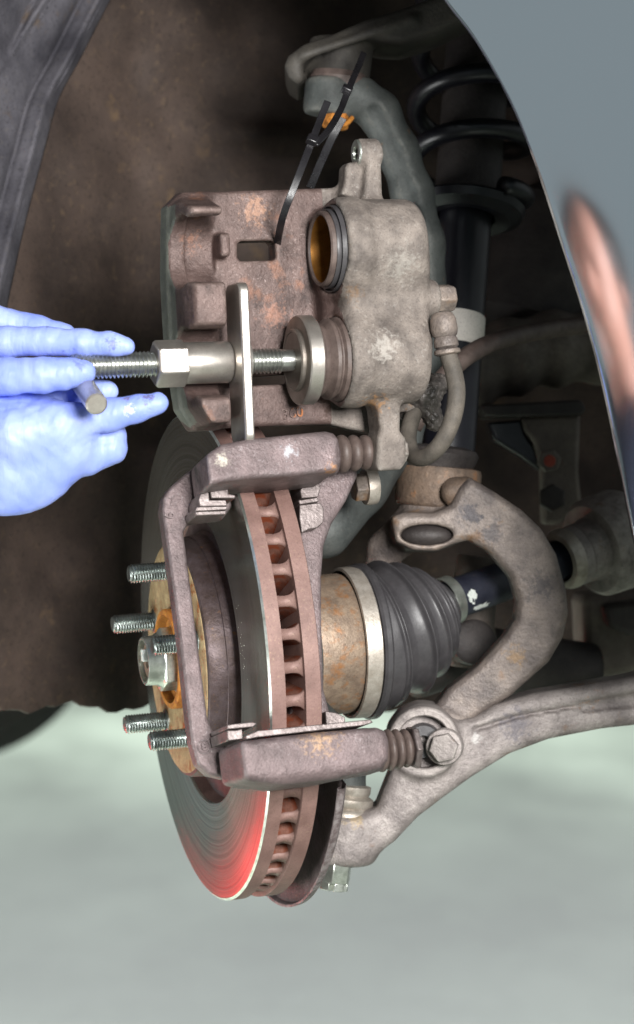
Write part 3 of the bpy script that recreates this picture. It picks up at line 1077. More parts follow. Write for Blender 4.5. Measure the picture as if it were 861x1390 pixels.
def caliper_sdf(x, y, z):
    outl = d_poly(x, z, out_poly)
    bridge = d_ext(outl, y, 25, 41, 3)
    # relief milled in the inner side of the bridge
    # outer wall that carries the fingers
    wall = np.maximum(outl, np.maximum(x - aT - 0.10 * (y - TB), np.maximum(y - 40, TB - y)))
    wall = smax(wall, -((x - aL) * 0.97 + (y - TB) * 0.36 - 3.0), 3.0)
    tt = (40 - y) / (40 - TB)
    wall = smax(wall, z - (wt0 + (wt1 - wt0) * tt), 2.5)
    wall = smax(wall, (wb0 + (wb1 - wb0) * tt) - z, 2.5)
    zz = z - uT
    sc = np.sqrt((y - 4) ** 2 + zz ** 2) - 21.0
    sc = np.minimum(sc, np.maximum(np.abs(zz) - 17.0 - 0.12 * (4 - y), y - 4))
    wall = smax(wall, -sc, 2.5)
    zl = z - uL
    sl = np.sqrt((y - 2) ** 2 + zl ** 2) - 20.0
    sl = np.minimum(sl, np.maximum(np.abs(zl) - 17.0 - 0.22 * (2 - y), y - 2))
    wall = smax(wall, -sl, 2.5)
    d = smin(bridge, wall, 5.0)
    # small rib in the upper scoop
    p = K.px(287, 334, 22)
    d = smin(d, d_box(x, y, z, (p[0] - 9, 12, p[2] - 7), (p[0] + 9, 30, p[2] + 7), 2), 2.5)
    # scoops machined a little into the bridge as well
    d = smax(d, -d_cyl(x, y, z, (aL + 16, 6, uT), (1, 0, 0), -6, 12, 23.0, 1), 2)
    # piston housing
    h = d_cyl(x, y, z, (0, 0, uT), (1, 0, 0), aF, aE, RU, 8)
    h = smin(h, d_cyl(x, y, z, (0, 0, uL), (1, 0, 0), aF, aEl, RL, 8), 9)
    h = smin(h, d_box(x, y, z, (aF + 2, -18, uL), (aE + 2, 30, uT), 7), 9)
    h = smin(h, d_cyl(x, y, z, (0, 0, uT), (1, 0, 0), aF, aF + 15, RU + 1.3, 3), 4)
    h = smin(h, d_cyl(x, y, z, (0, 0, uL), (1, 0, 0), aF, aF + 13, RL + 1.0, 3), 4)
    h = smin(h, d_box(x, y, z, (aF - 4, 6, uL - 22), (aE - 8, 40, uT + 24), 6), 6)
    # inlet boss on the far end
    h = smin(h, d_cyl(x, y, z, (0, boss[1], boss[2]), (1, 0, 0), aE - 12, boss[0] + 2, 11.0, 3), 4)
    d = smin(d, h, 5.0)
    # guide ears
    e = d_ext(d_poly(x, z, ear_u), y, 5, 24, 3)
    e = smin(e, d_cyl(x, y, z, (0, 14, hu), (1, 0, 0), ae, ae + 13.5, 8.6, 2), 2.5)
    e = smin(e, d_ext(d_poly(x, z, ear_f), y, 12, 27, 2.5), 4)
    e = smin(e, d_ext(d_poly(x, z, ear_l), y, -10, 13, 3), 4)
    d = smin(d, e, 5)
    # cut-outs
    d = smax(d, -d_ext(d_poly(x, z, slot), y, 10, 60, 0), 0.8)
    d = smax(d, -d_ext(d_poly(x, z, slot2), y, 10, 60, 0), 0.8)
    d = smax(d, -d_cyl(x, y, z, (0, 14, hu), (1, 0, 0), -500, 500, 4.6), 0.8)
    d = smax(d, -d_cyl(x, y, z, (0, 0, uT), (1, 0, 0), aF - 20, aF + 26, 25.4), 0.8)
    d = smax(d, -d_cyl(x, y, z, (0, 0, uL), (1, 0, 0), aF - 20, aF + 8, 24.5), 0.8)
    return d


v, f = solid(caliper_sdf, (aL - 8, -34, K.px(400, 648, 0)[2]), (boss[0] + 10, 46, K.px(400, 182, 14)[2]), 1.15, K)
v = np.asarray(v)
loc = K.l(v)
fc = loc[f].mean(1)
is_h = (fc[:, 0] > aF - 1.0 + 0.10 * (fc[:, 1] + 20)) & (fc[:, 1] < 31)


def submesh(v, f, mask):
    ff = f[mask]
    ids, inv = np.unique(ff, return_inverse=True)
    return v[ids], inv.reshape(ff.shape)


e1, e2 = loc[f[:, 1]] - loc[f[:, 0]], loc[f[:, 2]] - loc[f[:, 0]]
fn_ = np.cross(e1, e2)
fn_ /= np.linalg.norm(fn_, axis=1)[:, None] + 1e-9
is_o = (~is_h) & (fc[:, 0] < aL + 30) & (fn_[:, 0] < -0.80) & (fc[:, 0] < aL + 6 + 0.30 * (40 - fc[:, 1])) & (fc[:, 1] > 13)
build('outer_face', submesh(v, f, is_o), M['outer_face'], cal, sharp=None, label='grey green machined outer side of the caliper')
build('bridge', submesh(v, f, ~is_h & ~is_o), M['iron'], cal, sharp=None, label='mauve brown bridge with window slot and finger lugs')
build('piston_housing', submesh(v, f, is_h), M['housing'], cal, sharp=None, label='weathered grey housing for the two pistons')
Ak = K.R[:, 0]
emboss('360', K, 397, 561, 25.0, 9.0, M['iron'], cal, math.radians(8))
KU, KL = K.w((0, 0, uT)), K.w((0, 0, uL))
pis = build('piston', lathe(KU, Ak, [(aF + 24, 0), (aF + 24, 19.2), (aF - 7.0, 19.6), (aF - 8.0, 20.4), (aF - 7.6, 21.3), (aF - 6.4, 21.7), (aF + 10, 21.7)], 90, caps=False), M['piston'], cal, label='hollow gold coloured piston bore')
build('piston_rim', lathe(KU, Ak, [(aF - 7.0, 19.5), (aF - 8.3, 20.0), (aF - 8.5, 21.2), (aF - 7.6, 22.0), (aF - 3, 22.1)], 90, caps=False), M['boot_brown'], pis)
build('dust_boot', lathe(KU, Ak, [(aF - 5, 21.9), (aF - 5.2, 23.0), (aF - 3, 23.4), (aF - 1, 22.6), (aF - .6, 24.0), (aF - 2.6, 24.6), (aF - 2.8, 25.3), (aF + 3, 25.6)], 90, caps=False), M['rubber'], cal)
build('dust_boot', lathe(KL, Ak, [(aF - 15, 18.5), (aF - 15.2, 20.6), (aF - 13.8, 21.6), (aF - 11.6, 21.2), (aF - 10.6, 20.4), (aF - 9.2, 21.6), (aF - 7.6, 23.4), (aF - 5.6, 23.6), (aF - 4.2, 22.2), (aF - 3.4, 22.2), (aF - 2.2, 24.2), (aF - .4, 24.8), (aF + 2, 24.6)], 90, caps=False),
      M['boot_brown'], cal)
build('piston', lathe(KL, Ak, [(aF - 17.5, 12), (aF - 17.5, 20.2), (aF - 17, 20.8), (aF - 14.6, 20.8), (aF - 14.4, 20.0), (aF - 13, 20.0)], 90, caps=False), M['zinc'], cal, label='bright piston rim being pressed back')
# machined washer of the upper guide hole
build('guide_hole_face', lathe(K.w((0, 14, hu)), Ak, [(ae + 1, 3.8), (ae - .6, 4.2), (ae - .7, 5), (ae - .7, 7.4), (ae - .2, 8.0), (ae + .6, 8.0)], 40, caps=False), M['zinc'], cal)
# guide bolt in the lower ear, bleeder and inlet bolt
gb = K.px(546, 612, 2)
build('guide_bolt', hexnut(K.w((gb[0] - 8, 2, gb[2])), Ak, 10, 7.5, 0.3), M['housing'], cal, bevel=0.6)
build('inlet_bolt', hexnut(K.w((boss[0] + 1, boss[1], boss[2])), Ak, 12, 8.6, 0.2, 0.14), M['fork'], cal, bevel=0.8)

# brake hose
hose = thing('brake_hose', P(590, 600, -70), 'ribbed grey brake hose looping down from the caliper inlet', 'brake hose')
hz = -112.0
hp = catmull([P(602, 440, hz), P(607, 475, hz), P(616, 505, hz - 2), P(620, 535, hz - 4), P(614, 570, hz - 4), P(598, 603, hz), P(578, 620, hz + 12), P(561, 618, hz + 26), P(554, 598, hz + 38), P(557, 575, hz + 48), P(566, 552, hz + 55)], 140)
hv, hf = sweep(hp, 5.2, 40)
hv = np.array(hv).reshape(140, 40, 3)
for k in range(40):
    if k % 2: hv[:, k] = hp + (hv[:, k] - hp) * 0.965
build('hose', (hv.reshape(-1, 3), hf), M['hose'], hose, sharp=None)
fit0, fdir = P(600, 424, hz), nrm(P(607, 475, hz) - P(600, 424, hz))
build('fitting', lathe(fit0, fdir, [(0, 4.5), (1, 6), (4, 7.6), (10, 8.0), (13.5, 7.2), (14.5, 6.2), (16, 7), (20, 7.2), (21, 6), (22, 7.6), (24, 7.8), (25, 6.4), (25, 5)], 40, caps=False), M['fork'], hose, sharp=50)
build('banjo_eye', lathe(K.w((boss[0] - 3, boss[1], boss[2])) , Ak, [(-6, 6), (-6, 9.5), (4, 9.5), (4, 6)], 40, caps=False), M['fork'], hose, bevel=0.7)
gx = [P(548, 560, -48), P(562, 538, -56), P(580, 530, -58), P(596, 520, -56)]


def grime_sdf(x, y, z):
    d = d_chain(x, y, z, gx, [7, 9, 9, 6], 5)
    d = smin(d, d_cap(x, y, z, P(575, 535, -60), P(590, 572, -56), 7, 6), 4)
    d = smin(d, d_cap(x, y, z, P(540, 575, -50), P(545, 552, -50), 5, 6), 3)
    return d + 1.3 * np.sin(x * 1.1 + 1) * np.sin(z * 0.9) * np.sin(y * 1.2 + 2)


gl = np.min(gx, 0) - 24
gh = np.max(gx, 0) + 22
build('hose_bracket', solid(grime_sdf, gl, gh, 1.1), M['grime'], hose, sharp=None, label='greasy crumpled bracket that holds the hose')

# ================================================================== piston press tool
tool = thing('piston_press', K.w((-60, 0, 0)), 'steel screw press winding the piston back into the caliper', 'piston tool')
ta0, ta1 = K.alo(96), K.alo(384)
build('threaded_rod', thread(K.w((ta0, 0, 0)), Ak, ta1 - ta0, 7.6, 2.35, 1.7, 40, 8), M['tool_thread'], tool, sharp=None)
nb0, nb1 = K.alo(209), K.alo(245)
nutp = build('hex_nut', hexnut(K.w((nb1 + 2, 0, 0)), -Ak, nb1 + 2 - nb0, 13.9, 0.62, 0.09), M['tool'], tool, bevel=0.7)
sl1 = K.alo(311)
build('sleeve', lathe(KL, Ak, [(nb1 - .5, 10), (nb1 + .3, 11.6), (nb1 + 1.6, 12.0), (sl1 - 1, 12.0), (sl1, 11.4)], 80, caps=False), M['tool'], nutp)
pa = K.alo(318)
u0, u1 = K.px(312, 383, -22)[2], K.px(322, 604, -22)[2]


def plate_mesh():
    pts = []
    bb0, bb1 = -25.0, 3.0
    for cx, cz, t0 in ((bb0 + 6, u0 - 6, 90), (bb0 + 6, u1 + 6, 180), (bb1 - 6, u1 + 6, 270), (bb1 - 6, u0 - 6, 0)):
        for k in range(7):
            t = math.radians(t0 + 15 * k)
            pts.append((cx + 6 * math.cos(t), cz + 6 * math.sin(t)))
    n = len(pts)
    bend = lambda u: 1.6 * ((u - (u0 + u1) / 2) / 50) ** 2
    V = [K.w((pa - 2.8, b, u)) for b, u in pts] + [K.w((pa + 2.8, b, u)) for b, u in pts]
    F = [tuple(range(n)), tuple(range(n, 2 * n))[::-1]] + [(i, n + i, n + (i + 1) % n, (i + 1) % n) for i in range(n)]
    return V, F


build('reaction_plate', plate_mesh(), M['tool'], tool, bevel=1.0)
build('plate_bush', lathe(KL, Ak, [(pa + 2, 13.5), (pa + 5, 14), (pa + 7.5, 13.2), (pa + 8.4, 11), (pa + 8.4, 7)], 60, caps=False), M['tool'], tool)
tip0, tip1 = ta1 - .5, K.alo(398)
build('rod_tip', lathe(KL, Ak, [(tip0 - 1, 6.0), (tip0 + .5, 6.4), (tip1, 6.2)], 40, caps=False), M['tool_thread'], tool)
da = K.alo(403)
disc_p = build('press_disc', lathe(KL, Ak, [(da, 4), (da, 25.2), (da + .8, 26.0), (da + 8.2, 26.0), (da + 9, 25.2), (da + 9, 4)], 110, caps=False), M['tool'], tool, bevel=0)
build('disc_recess', lathe(KL, Ak, [(da - .15, 17.5), (da - .2, 25.0), (da - .02, 25.4)], 110, caps=False), M['tool_face_shaded'], disc_p, label='flat of the pressing disc, shaded brown in its colour')
build('disc_hub', lathe(KL, Ak, [(da, 18.2), (da - 2.2, 18.2), (da - 3, 17.5), (da - 3, 16.4), (da - 2.6, 16.0), (da - 2.6, 6)], 90, caps=False), M['tool_face_shaded'], disc_p)
h0, h1 = P(131.5, 549, -196), P(96, 498, -128)
build('handle_bar', lathe(h0, h1 - h0, [(0, 0), (0, 5.2), (.9, 6.1), (70, 6.1), (100, 6.1)], 44, caps=False), M['tool'], tool)

# ================================================================== cable ties
def cable_tie(name, pts, wd, label, w=4.6, head=None, hdir=None):
    t = thing(name, pts[-1], label, 'cable tie', 'cable ties that hold up the caliper')
    path = catmull(pts, 60)
    build('strap', strip(path, wd, w, 1.5), M['plastic'], t, bevel=0.25)
    if head is not None:
        hd = nrm(hdir)
        x = nrm(np.asarray(wd) - hd * (np.asarray(wd) @ hd)); y = np.cross(hd, x)
        V = []
        for sx, sy, sz in [(a, b_, c) for a in (-1, 1) for b_ in (-1, 1) for c in (-1, 1)]:
            V.append(np.asarray(head) + x * 3.2 * sx + y * 2.4 * sy + hd * 2.8 * sz)
        F = [(0, 1, 3, 2), (4, 6, 7, 5), (0, 4, 5, 1), (2, 3, 7, 6), (0, 2, 6, 4), (1, 5, 7, 3)]
        build('lock_head', (V, F), M['plastic'], t, bevel=0.8)
    return t


tf = K.w(K.px(378, 350, 30))
cable_tie('cable_tie', [P(377, 352, -70), P(376, 338, -84), P(384, 295, -118), P(403, 245, -122), P(425, 188, -110), P(436, 160, -100), P(445, 138, -95)], (0.93, 0.05, -0.36),
          'near black cable tie threaded through the caliper slot', 4.2, P(424, 190, -113), P(436, 160, -100) - P(425, 188, -110))
cable_tie('cable_tie', [P(428, 196, -105), P(445, 178, -90), P(462, 150, -60), P(473, 122, -30), P(486, 92, 0), P(494, 72, 15)], (0.9, 0.05, -0.42),
          'upper cable tie looped round the suspension arm above', 4.0, P(471, 122, -34), P(486, 92, 0) - P(473, 122, -30))
build('loop_strap', strip(catmull([P(421, 255, 20), P(436, 220, 25), P(452, 185, 30), P(466, 160, 30)], 30), (0.9, 0, -0.43), 5, 1.5), M['plastic'],
      bpy.data.objects['cable_tie.001'], bevel=0.25)

# ================================================================== gloved hand of the mechanic
person = thing('person', P(-60, 620, -150), 'mechanic whose hand in a pale blue glove turns the tool handle', 'person')
q = lambda x, y, d: P(x, y, d)


CREASES = []
for (x0, y0, d0, dx, dy, n_, gap, amp, rad) in ((58, 463, -160, 1, .05, 3, 7, .55, 10), (116, 466, -162, 1, .1, 3, 6, .5, 9), (52, 509, -180, 1, 0, 3, 8, .6, 11), (92, 507, -180, 1, 0, 2, 6, .5, 9),
                                                (146, 563, -164, 1, -.2, 3, 7, .5, 9), (186, 555, -162, 1, -.25, 2, 6, .4, 8), (132, 598, -150, .4, 1, 3, 9, .8, 14), (92, 586, -172, 1, .6, 4, 11, .6, 16),
                                                (20, 560, -165, .4, 1, 4, 13, .7, 22), (30, 640, -165, .8, -.7, 4, 16, .5, 26), (30, 444, -132, 1, .2, 3, 7, .4, 9), (0, 484, -160, 1, .2, 3, 12, .5, 12)):
    for k in range(n_):
        off = (k - (n_ - 1) / 2) * gap
        l_ = math.hypot(dx, dy)
        CREASES.append((P(x0 + dx / l_ * off, y0 + dy / l_ * off, d0), nrm((dx, 0.15, -dy)), 0.8, amp * 0.7, rad))


def hand_sdf(x, y, z):
    mmp = 0.417
    ch = lambda pts, k=3.0: d_chain(x, y, z, [q(a, b, c) for a, b, c, r in pts], [r for *_, r in pts], k)
    fA = ch([(-90, 425, -125, 10), (-10, 434, -122, 8.8), (50, 446, -124, 7.6), (88, 454, -127, 6.6)])
    fB = ch([(-90, 475, -142, 10.5), (10, 464, -150, 8.7), (60, 463, -153, 8.0), (112, 466, -155, 7.8), (150, 467, -155, 6.6), (170, 470, -155, 5.6)])
    fC = ch([(-90, 515, -160, 11.5), (10, 511, -168, 10.4), (60, 509, -172, 9.8), (92, 507, -172, 8.6), (112, 506, -170, 7.4)])
    fF = ch([(60, 545, -130, 8.5), (110, 532, -134, 7.8), (146, 531, -136, 6.4)])
    fD = ch([(20, 590, -160, 16), (75, 578, -160, 12.5), (118, 568, -158, 9.6), (150, 563, -158, 9.2), (185, 555, -158, 7.6), (214, 547.5, -158, 6.3)])
    fE = ch([(80, 590, -138, 12), (148, 590, -138, 9.5), (150, 608, -140, 9.2), (118, 622, -142, 9.5), (70, 620, -140, 12)])
    palm = d_ell(x, y, z, q(8, 612, -146), (44, 21, 37))
    palm = smin(palm, d_ell(x, y, z, q(70, 600, -148), (27, 19, 22)), 8)
    palm = smin(palm, d_ell(x, y, z, q(-70, 560, -140), (34, 20, 55)), 12)
    back = d_ell(x, y, z, q(-95, 500, -138), (30, 18, 50))
    wrist = ch([(-110, 590, -142, 34), (-210, 640, -150, 29), (-330, 690, -165, 31)])
    d = smin(palm, back, 14)
    d = smin(d, wrist, 16)
    d = smin(d, fD, 7)
    d = smin(d, fE, 4)
    # fingers meet each other with a crease only
    f_ = smin(fA, fB, 0.8)
    f_ = smin(f_, fC, 0.8)
    f_ = smin(f_, fF, 0.8)
    d = smin(d, f_, 2.2)
    # soft folds of the thin glove
    d = d + 0.28 * np.sin(x * 0.55 + z * 0.35 + 1.3 * np.sin(z * 0.16)) * np.sin(z * 0.33 - x * 0.12 + y * 0.2)
    for (c, e, w_, a_, rad) in CREASES:
        s = (x - c[0]) * e[0] + (y - c[1]) * e[1] + (z - c[2]) * e[2]
        rr = np.sqrt((x - c[0]) ** 2 + (y - c[1]) ** 2 + (z - c[2]) ** 2)
        wob = s + 0.9 * np.sin(z * 0.5 + c[0]) + 0.5 * np.sin(y * 0.7)
        d = d + a_ * np.exp(-(wob / w_) ** 2) * np.exp(-(rr / rad) ** 2)
    # stretched creases at the thumb root and knuckles
    for (c, n_, w_, a_) in ((q(108, 545, -165), nrm((1, 0, .5)), 1.4, .8), (q(60, 450, -150), nrm((1, 0, .3)), 1.2, .6), (q(40, 560, -170), nrm((.5, 0, 1)), 1.6, .7)):
        s = (x - c[0]) * n_[0] + (y - c[1]) * n_[1] + (z - c[2]) * n_[2]
        rr = np.sqrt((x - c[0]) ** 2 + (y - c[1]) ** 2 + (z - c[2]) ** 2)
        d = d + a_ * np.exp(-(s / w_) ** 2) * np.exp(-(rr / 14) ** 2)
    return d


hl, hh = P(-340, 735, -150), P(240, 395, -150)
glove = build('glove', solid(hand_sdf, (hl[0], -208, hl[2]), (hh[0], -100, hh[2]), 1.25), M['glove'], person, sharp=None, label='pale blue nitrile glove')

# ================================================================== drive shaft
shaft = thing('drive_shaft', W.w((90, 0, -45)), 'drive shaft with rusty joint cup and ribbed black rubber boot', 'drive shaft')
build('joint_cup', lathe(W.O, Aw, [(50, 20), (52, 40), (58, 43.5), (70, 44.6), (93, 44.6), (95, 43.8), (96, 40)], 120, caps=False), M['cv_rust'], shaft, label='rust blotched outer joint cup')
c0 = W.alo(468) + 0.0
b0_, b2_ = W.w((88, 0, 0)), P(620, 812, 68)
bdir = nrm(P(800, 746, 128) - P(606, 817, 64))
b1_ = W.w((122, 0, 0))
tt_ = np.linspace(0, 1, 260)[:, None]
boot_path = np.vstack([(1 - tt_) ** 2 * b0_ + 2 * (1 - tt_) * tt_ * b1_ + tt_ ** 2 * b2_, b2_ + bdir * np.linspace(1, 14, 20)[:, None]])
L_ = np.concatenate([[0], np.cumsum(np.linalg.norm(np.diff(boot_path, axis=0), axis=1))])
bl = 77.0                                                     # boot length along its axis
env = np.interp(L_, [0, 17, 24, 31, 47, 61, 72, 80, 86], [46.5, 47, 47.5, 47.5, 45.5, 39.5, 31.5, 22, 16])
ridge = np.zeros_like(L_)
for c, w_ in ((29, .8), (46, 1.0), (59.5, .9), (70, .75), (78, .55)):
    ridge = np.maximum(ridge, 0.35 * np.exp(-((L_ - c) / (1.1 * w_)) ** 2) + 0.65 * np.exp(-np.abs(L_ - c) / (5.2 * w_)))
val = 1 - 0.17 * (1 - ridge) * np.clip((L_ - 25) / 5, 0, 1) * np.clip((88 - L_) / 8, 0.3, 1)
m_ = (L_ > 14) & (L_ < 86)
build('rubber_boot', sweep(boot_path[m_], (env * val)[m_], 110, cap=False), M['rubber'], shaft, sharp=None, label='ribbed black rubber boot')
build('boot_clamp', lathe(W.O, Aw, [(94.5, 46.2), (94.9, 48.0), (104.6, 48.4), (105.2, 47.8), (105.2, 44)], 120, caps=False), M['clamp'], shaft)
build('boot_bead', lathe(W.O, Aw, [(105.6, 45), (105.8, 48.8), (107.5, 50.0), (110.4, 49.8), (112, 48.2), (112, 44)], 120, caps=False), M['rubber'], shaft)
s0, s1 = P(606, 817, 64), P(800, 746, 128)
sd = nrm(s1 - s0)
sl_ = np.linalg.norm(s1 - s0)
build('shaft_bar', lathe(s0, sd, [(0, 13.2), (6, 13.4), (14, 13.2), (sl_, 13.2)], 60), M['shaft'], shaft)
build('small_clamp', lathe(s0, sd, [(-2, 15.6), (-1.6, 16.4), (5, 16.2), (5.4, 15.4)], 60, caps=False), M['zinc'], shaft)


def dab(px, py, rx, ry, seed):
    """paint mark lying on the round bar"""
    r_ = np.random.default_rng(seed)
    V, F = [], []
    x, y, d = basis(sd)
    t0 = ((P(px, py, 70) - s0) @ sd)
    view = nrm(np.array([0, -1.0, 0]) - sd * (-sd[1]))
    sid = np.cross(sd, view)
    off = (P(px, py, 78) - (s0 + sd * t0)) @ sid
    V.append((0, 0))
    for k in range(18):
        th = 2 * math.pi * k / 18
        j = 1 + 0.3 * r_.normal() * .6
        V.append((rx * math.cos(th) * j, ry * math.sin(th) * j))
    out = []
    for lift in (0.25,):
        for (a, b_) in V:
            ang = (off + b_) / 13.2
            out.append(s0 + sd * (t0 + a) + (13.2 + lift) * (math.cos(ang) * view + math.sin(ang) * sid))
    F = [(0, 1 + k, 1 + (k + 1) % 18) for k in range(18)]
    return out, F


build('paint_dab', dab(627, 812, 3.6, 4.5, 2), M['white_paint'], shaft, sharp=None)
build('paint_dab', dab(649, 826, 6.5, 2.2, 4), M['white_paint'], shaft, sharp=None)
ij = P(772, 757, 112)
build('inner_joint', lathe(ij, sd, [(-8, 14), (-8, 17.5), (-4, 19.5), (6, 20.5), (8, 19), (10, 20.5), (18, 20.5), (20, 22), (20, 30), (24, 33.5), (46, 34.5), (50, 33), (52, 20)], 80, caps=False), M['arm'], shaft, sharp=40)
build('seal_ring', lathe(ij, sd, [(-9, 15), (-8.6, 18.6), (-4, 20.6), (-1, 20.9), (-1, 18)], 80, caps=False), M['clamp'], shaft)

# ================================================================== damper fork
fork = thing('damper_fork', P(600, 1000, 30), 'curved cast damper fork arching over the drive shaft', 'damper fork')
fk_poly = [tuple(P(x, y, 34)[[0, 2]]) for x, y in [(530, 702), (548, 695), (588, 696), (611, 685), (622, 662), (636, 648), (670, 668), (706, 692), (733, 718), (753, 752), (766, 800), (769, 832), (762, 864), (743, 897), (690, 944), (655, 966), (628, 985), (612, 1005),
                                                   (590, 1004), (577, 990), (590, 955), (606, 934), (646, 903), (683, 862), (698, 838), (700, 815), (690, 783), (660, 748), (634, 733), (616, 738), (590, 748), (560, 747), (536, 735)]]


def fork_sdf(x, y, z):
    d2 = d_poly(x, z, fk_poly)
    d = d_ext(d2, y, 18, 50, 5.5)
    # clamp collar and the boss round the damper foot
    c = P(592, 690, 62)
    d = smin(d, d_cyl(x, y, z, (c[0], c[1], c[2]), (0.10, 0, 1), -8, 27, 24.5, 4), 6)
    e = d_ell(x, y, z, P(580, 722, 42), (22, 16, 11))
    d = smin(d, e, 5)
    d = smax(d, -d_ell(x, y, z, P(579, 726, 22), (17, 12, 6.5)), 2.5)
    # second leg on the far side
    d = smin(d, d_chain(x, y, z, [P(548, 725, 60), P(524, 745, 66), P(512, 785, 72), P(510, 840, 76)], [14, 11, 10, 10], 6), 6)
    # eye at the bottom
    d = smin(d, d_cyl(x, y, z, P(600, 1004, 34), (0, 1, 0), -19, 14, 19, 4), 7)
    return d


fl = np.array(fk_poly)
build('casting', solid(fork_sdf, (fl[:, 0].min() - 18, 5, fl[:, 1].min() - 16), (fl[:, 0].max() + 6, 90, fl[:, 1].max() + 10), 1.5), M['fork'], fork, sharp=None)
build('damper_foot', solid(lambda x, y, z: d_ell(x, y, z, P(579, 727, 26), (16.5, 9, 7.2)), P(579, 727, 26) - 19, P(579, 727, 26) + 19, 1.2), M['dark_steel'], fork, sharp=None)
cc_ = P(592, 690, 62)
colr = build('clamp_collar', lathe(cc_, (0.10, 0, 1), [(0, 24), (1, 26.2), (3, 27.2), (13, 27.6), (24, 27.4), (26.5, 26.4), (27.5, 22)], 70, caps=False), M['fork_rust'], fork, sharp=50, label='rust stained clamp collar round the damper')
build('clamp_lug', solid(lambda x, y, z: smin(d_box(x, y, z, P(622, 690, 30) + np.array([-7, -3, 0]), P(622, 648, 30) + np.array([9, 16, 0]), 4), d_cap(x, y, z, P(612, 668, 30), P(634, 664, 30), 7), 4),
                         P(600, 700, 20) - np.array([0, 12, 0]), P(660, 636, 60)[:] , 1.4), M['fork_rust'], colr, sharp=None)
bp_ = P(603, 1014, -6)
fb = build('pivot_bolt', hexnut(bp_ + np.array([0, -1, 0]), (-0.12, -1, 0.02), 8.5, 9.4, 0.2, 0.1), M['arm'], fork, bevel=0.7)
build('bolt_flange', lathe(bp_, (-0.12, -1, 0.02), [(-14, 11.5), (0, 11.5), (1.2, 10.8), (1.6, 8)], 48, caps=False), M['arm'], fb)
cl = P(592, 634, 60)
build('damper_cup', lathe(cl, (0.10, 0, 1), [(-6, 22), (0, 23.5), (5, 26), (9, 27), (12, 25), (14, 18)], 60, caps=False), M['dark_steel'], fork)

# ================================================================== lower control arm
lca = thing('lower_control_arm', P(600, 1060, 10), 'long grey lower control arm with bushing eye and ball joint', 'control arm')
la = [tuple(P(x, y, 30)[[0, 2]]) for x, y in [(960, 892), (861, 918), (790, 930), (722, 940), (670, 955), (640, 972), (612, 975), (590, 956), (566, 955), (545, 966), (531, 985), (527, 1010), (533, 1035), (524, 1056), (510, 1092), (480, 1104), (446, 1108), (436, 1130),
                                               (436, 1158), (447, 1171), (475, 1168), (504, 1158), (534, 1138), (566, 1104), (594, 1083), (638, 1052), (690, 1021), (744, 1002), (817, 989), (861, 985), (960, 968)]]
eye = P(574, 1004, 20)


def lca_sdf(x, y, z):
    d2 = d_poly(x, z, la)
    yy = y - 0.16 * np.clip(x - eye[0], 0, 400)               # runs away from the viewer towards the car
    d = d_ext(d2, yy, 6, 54, 7)
    # pressed channel and raised strip along the arm
    ch = [tuple(P(x_, y_, 30)[[0, 2]]) for x_, y_ in [(960, 925), (786, 952), (786, 966), (960, 950)]]
    d = smax(d, -d_ext(d_poly(x, z, ch), yy, 0, 9, 1), 2)
    g = [tuple(P(x_, y_, 30)[[0, 2]]) for x_, y_ in [(640, 985), (700, 968), (785, 955), (785, 959), (700, 973), (640, 991)]]
    d = smax(d, -d_ext(d_poly(x, z, g), yy, 0, 9, .5), 1.2)
    # eye for the bushing
    d = smin(d, d_cyl(x, y, z, (eye[0], 20, eye[2]), (0, 1, 0), -19, 26, 22.5, 3), 5)
    d = smax(d, -d_cyl(x, y, z, (eye[0], 20, eye[2]), (0, 1, 0), -30, -8, 18.0), 1)
    # cup of the ball joint
    bj = P(468, 1140, 22)
    d = smin(d, d_cyl(x, y, z, bj, (0.12, 0, 1), -13, 16, 20, 4), 10)
    return d


lb = np.array(la)
build('arm', solid(lca_sdf, (lb[:, 0].min() - 8, -6, lb[:, 1].min() - 8), (lb[:, 0].max() + 5, 122, lb[:, 1].max() + 8), 1.7), M['arm'], lca, sharp=None)
bu = build('bushing', lathe(np.array([eye[0], 14, eye[2]]), (0, -1, 0), [(0, 18), (0, 12), (6, 10.5), (9, 10), (9, 4)], 60, caps=False), M['rubber'], lca)
build('bushing_sleeve', lathe(np.array([eye[0], 8, eye[2]]), (0, -1, 0), [(0, 20.2), (5.5, 20.2), (6.5, 19.4), (6.5, 17.2), (5.5, 16.4), (-2, 16.2)], 60, caps=False), M['arm'], bu)
bj = P(472, 1085, 22)
bd = nrm((0.12, 0, 1))
build('ball_joint_boot', lathe(bj, bd, [(-14, 17), (-9, 18.5), (-6, 17.2), (-4.5, 15), (-2, 16.6), (1, 16.4), (3, 13), (5, 14), (9, 14), (10, 9)], 60, caps=False), M['clamp'], lca, sharp=50, label='pale dusty rubber boot of the ball joint')
cn = P(457, 1170, 14)
V_, F_ = hexnut(cn, -bd, 13, 10.4, 0.15, 0.06)
cn_o = build('castle_nut', (V_, F_), M['zinc'], lca, bevel=0.6)
for k in range(6):                                             # crown of the castellated nut
    th = 0.15 + math.pi / 6 + 2 * math.pi * k / 6
    x, y, d = basis(-bd)
    c_ = cn - bd * 13 + 7.0 * (math.cos(th) * x + math.sin(th) * y)
    r0_, t0_ = math.cos(th) * x + math.sin(th) * y, -math.sin(th) * x + math.cos(th) * y
    V = [c_ + r0_ * 2.0 * a + t0_ * 3.1 * b_ - bd * c for a in (-1, 1) for b_ in (-1, 1) for c in (-.5, 4.6)]
    build('nut_tooth', (V, [(0, 1, 3, 2), (4, 6, 7, 5), (0, 4, 5, 1), (2, 3, 7, 6), (0, 2, 6, 4), (1, 5, 7, 3)]), M['zinc'], cn_o, bevel=0.4)

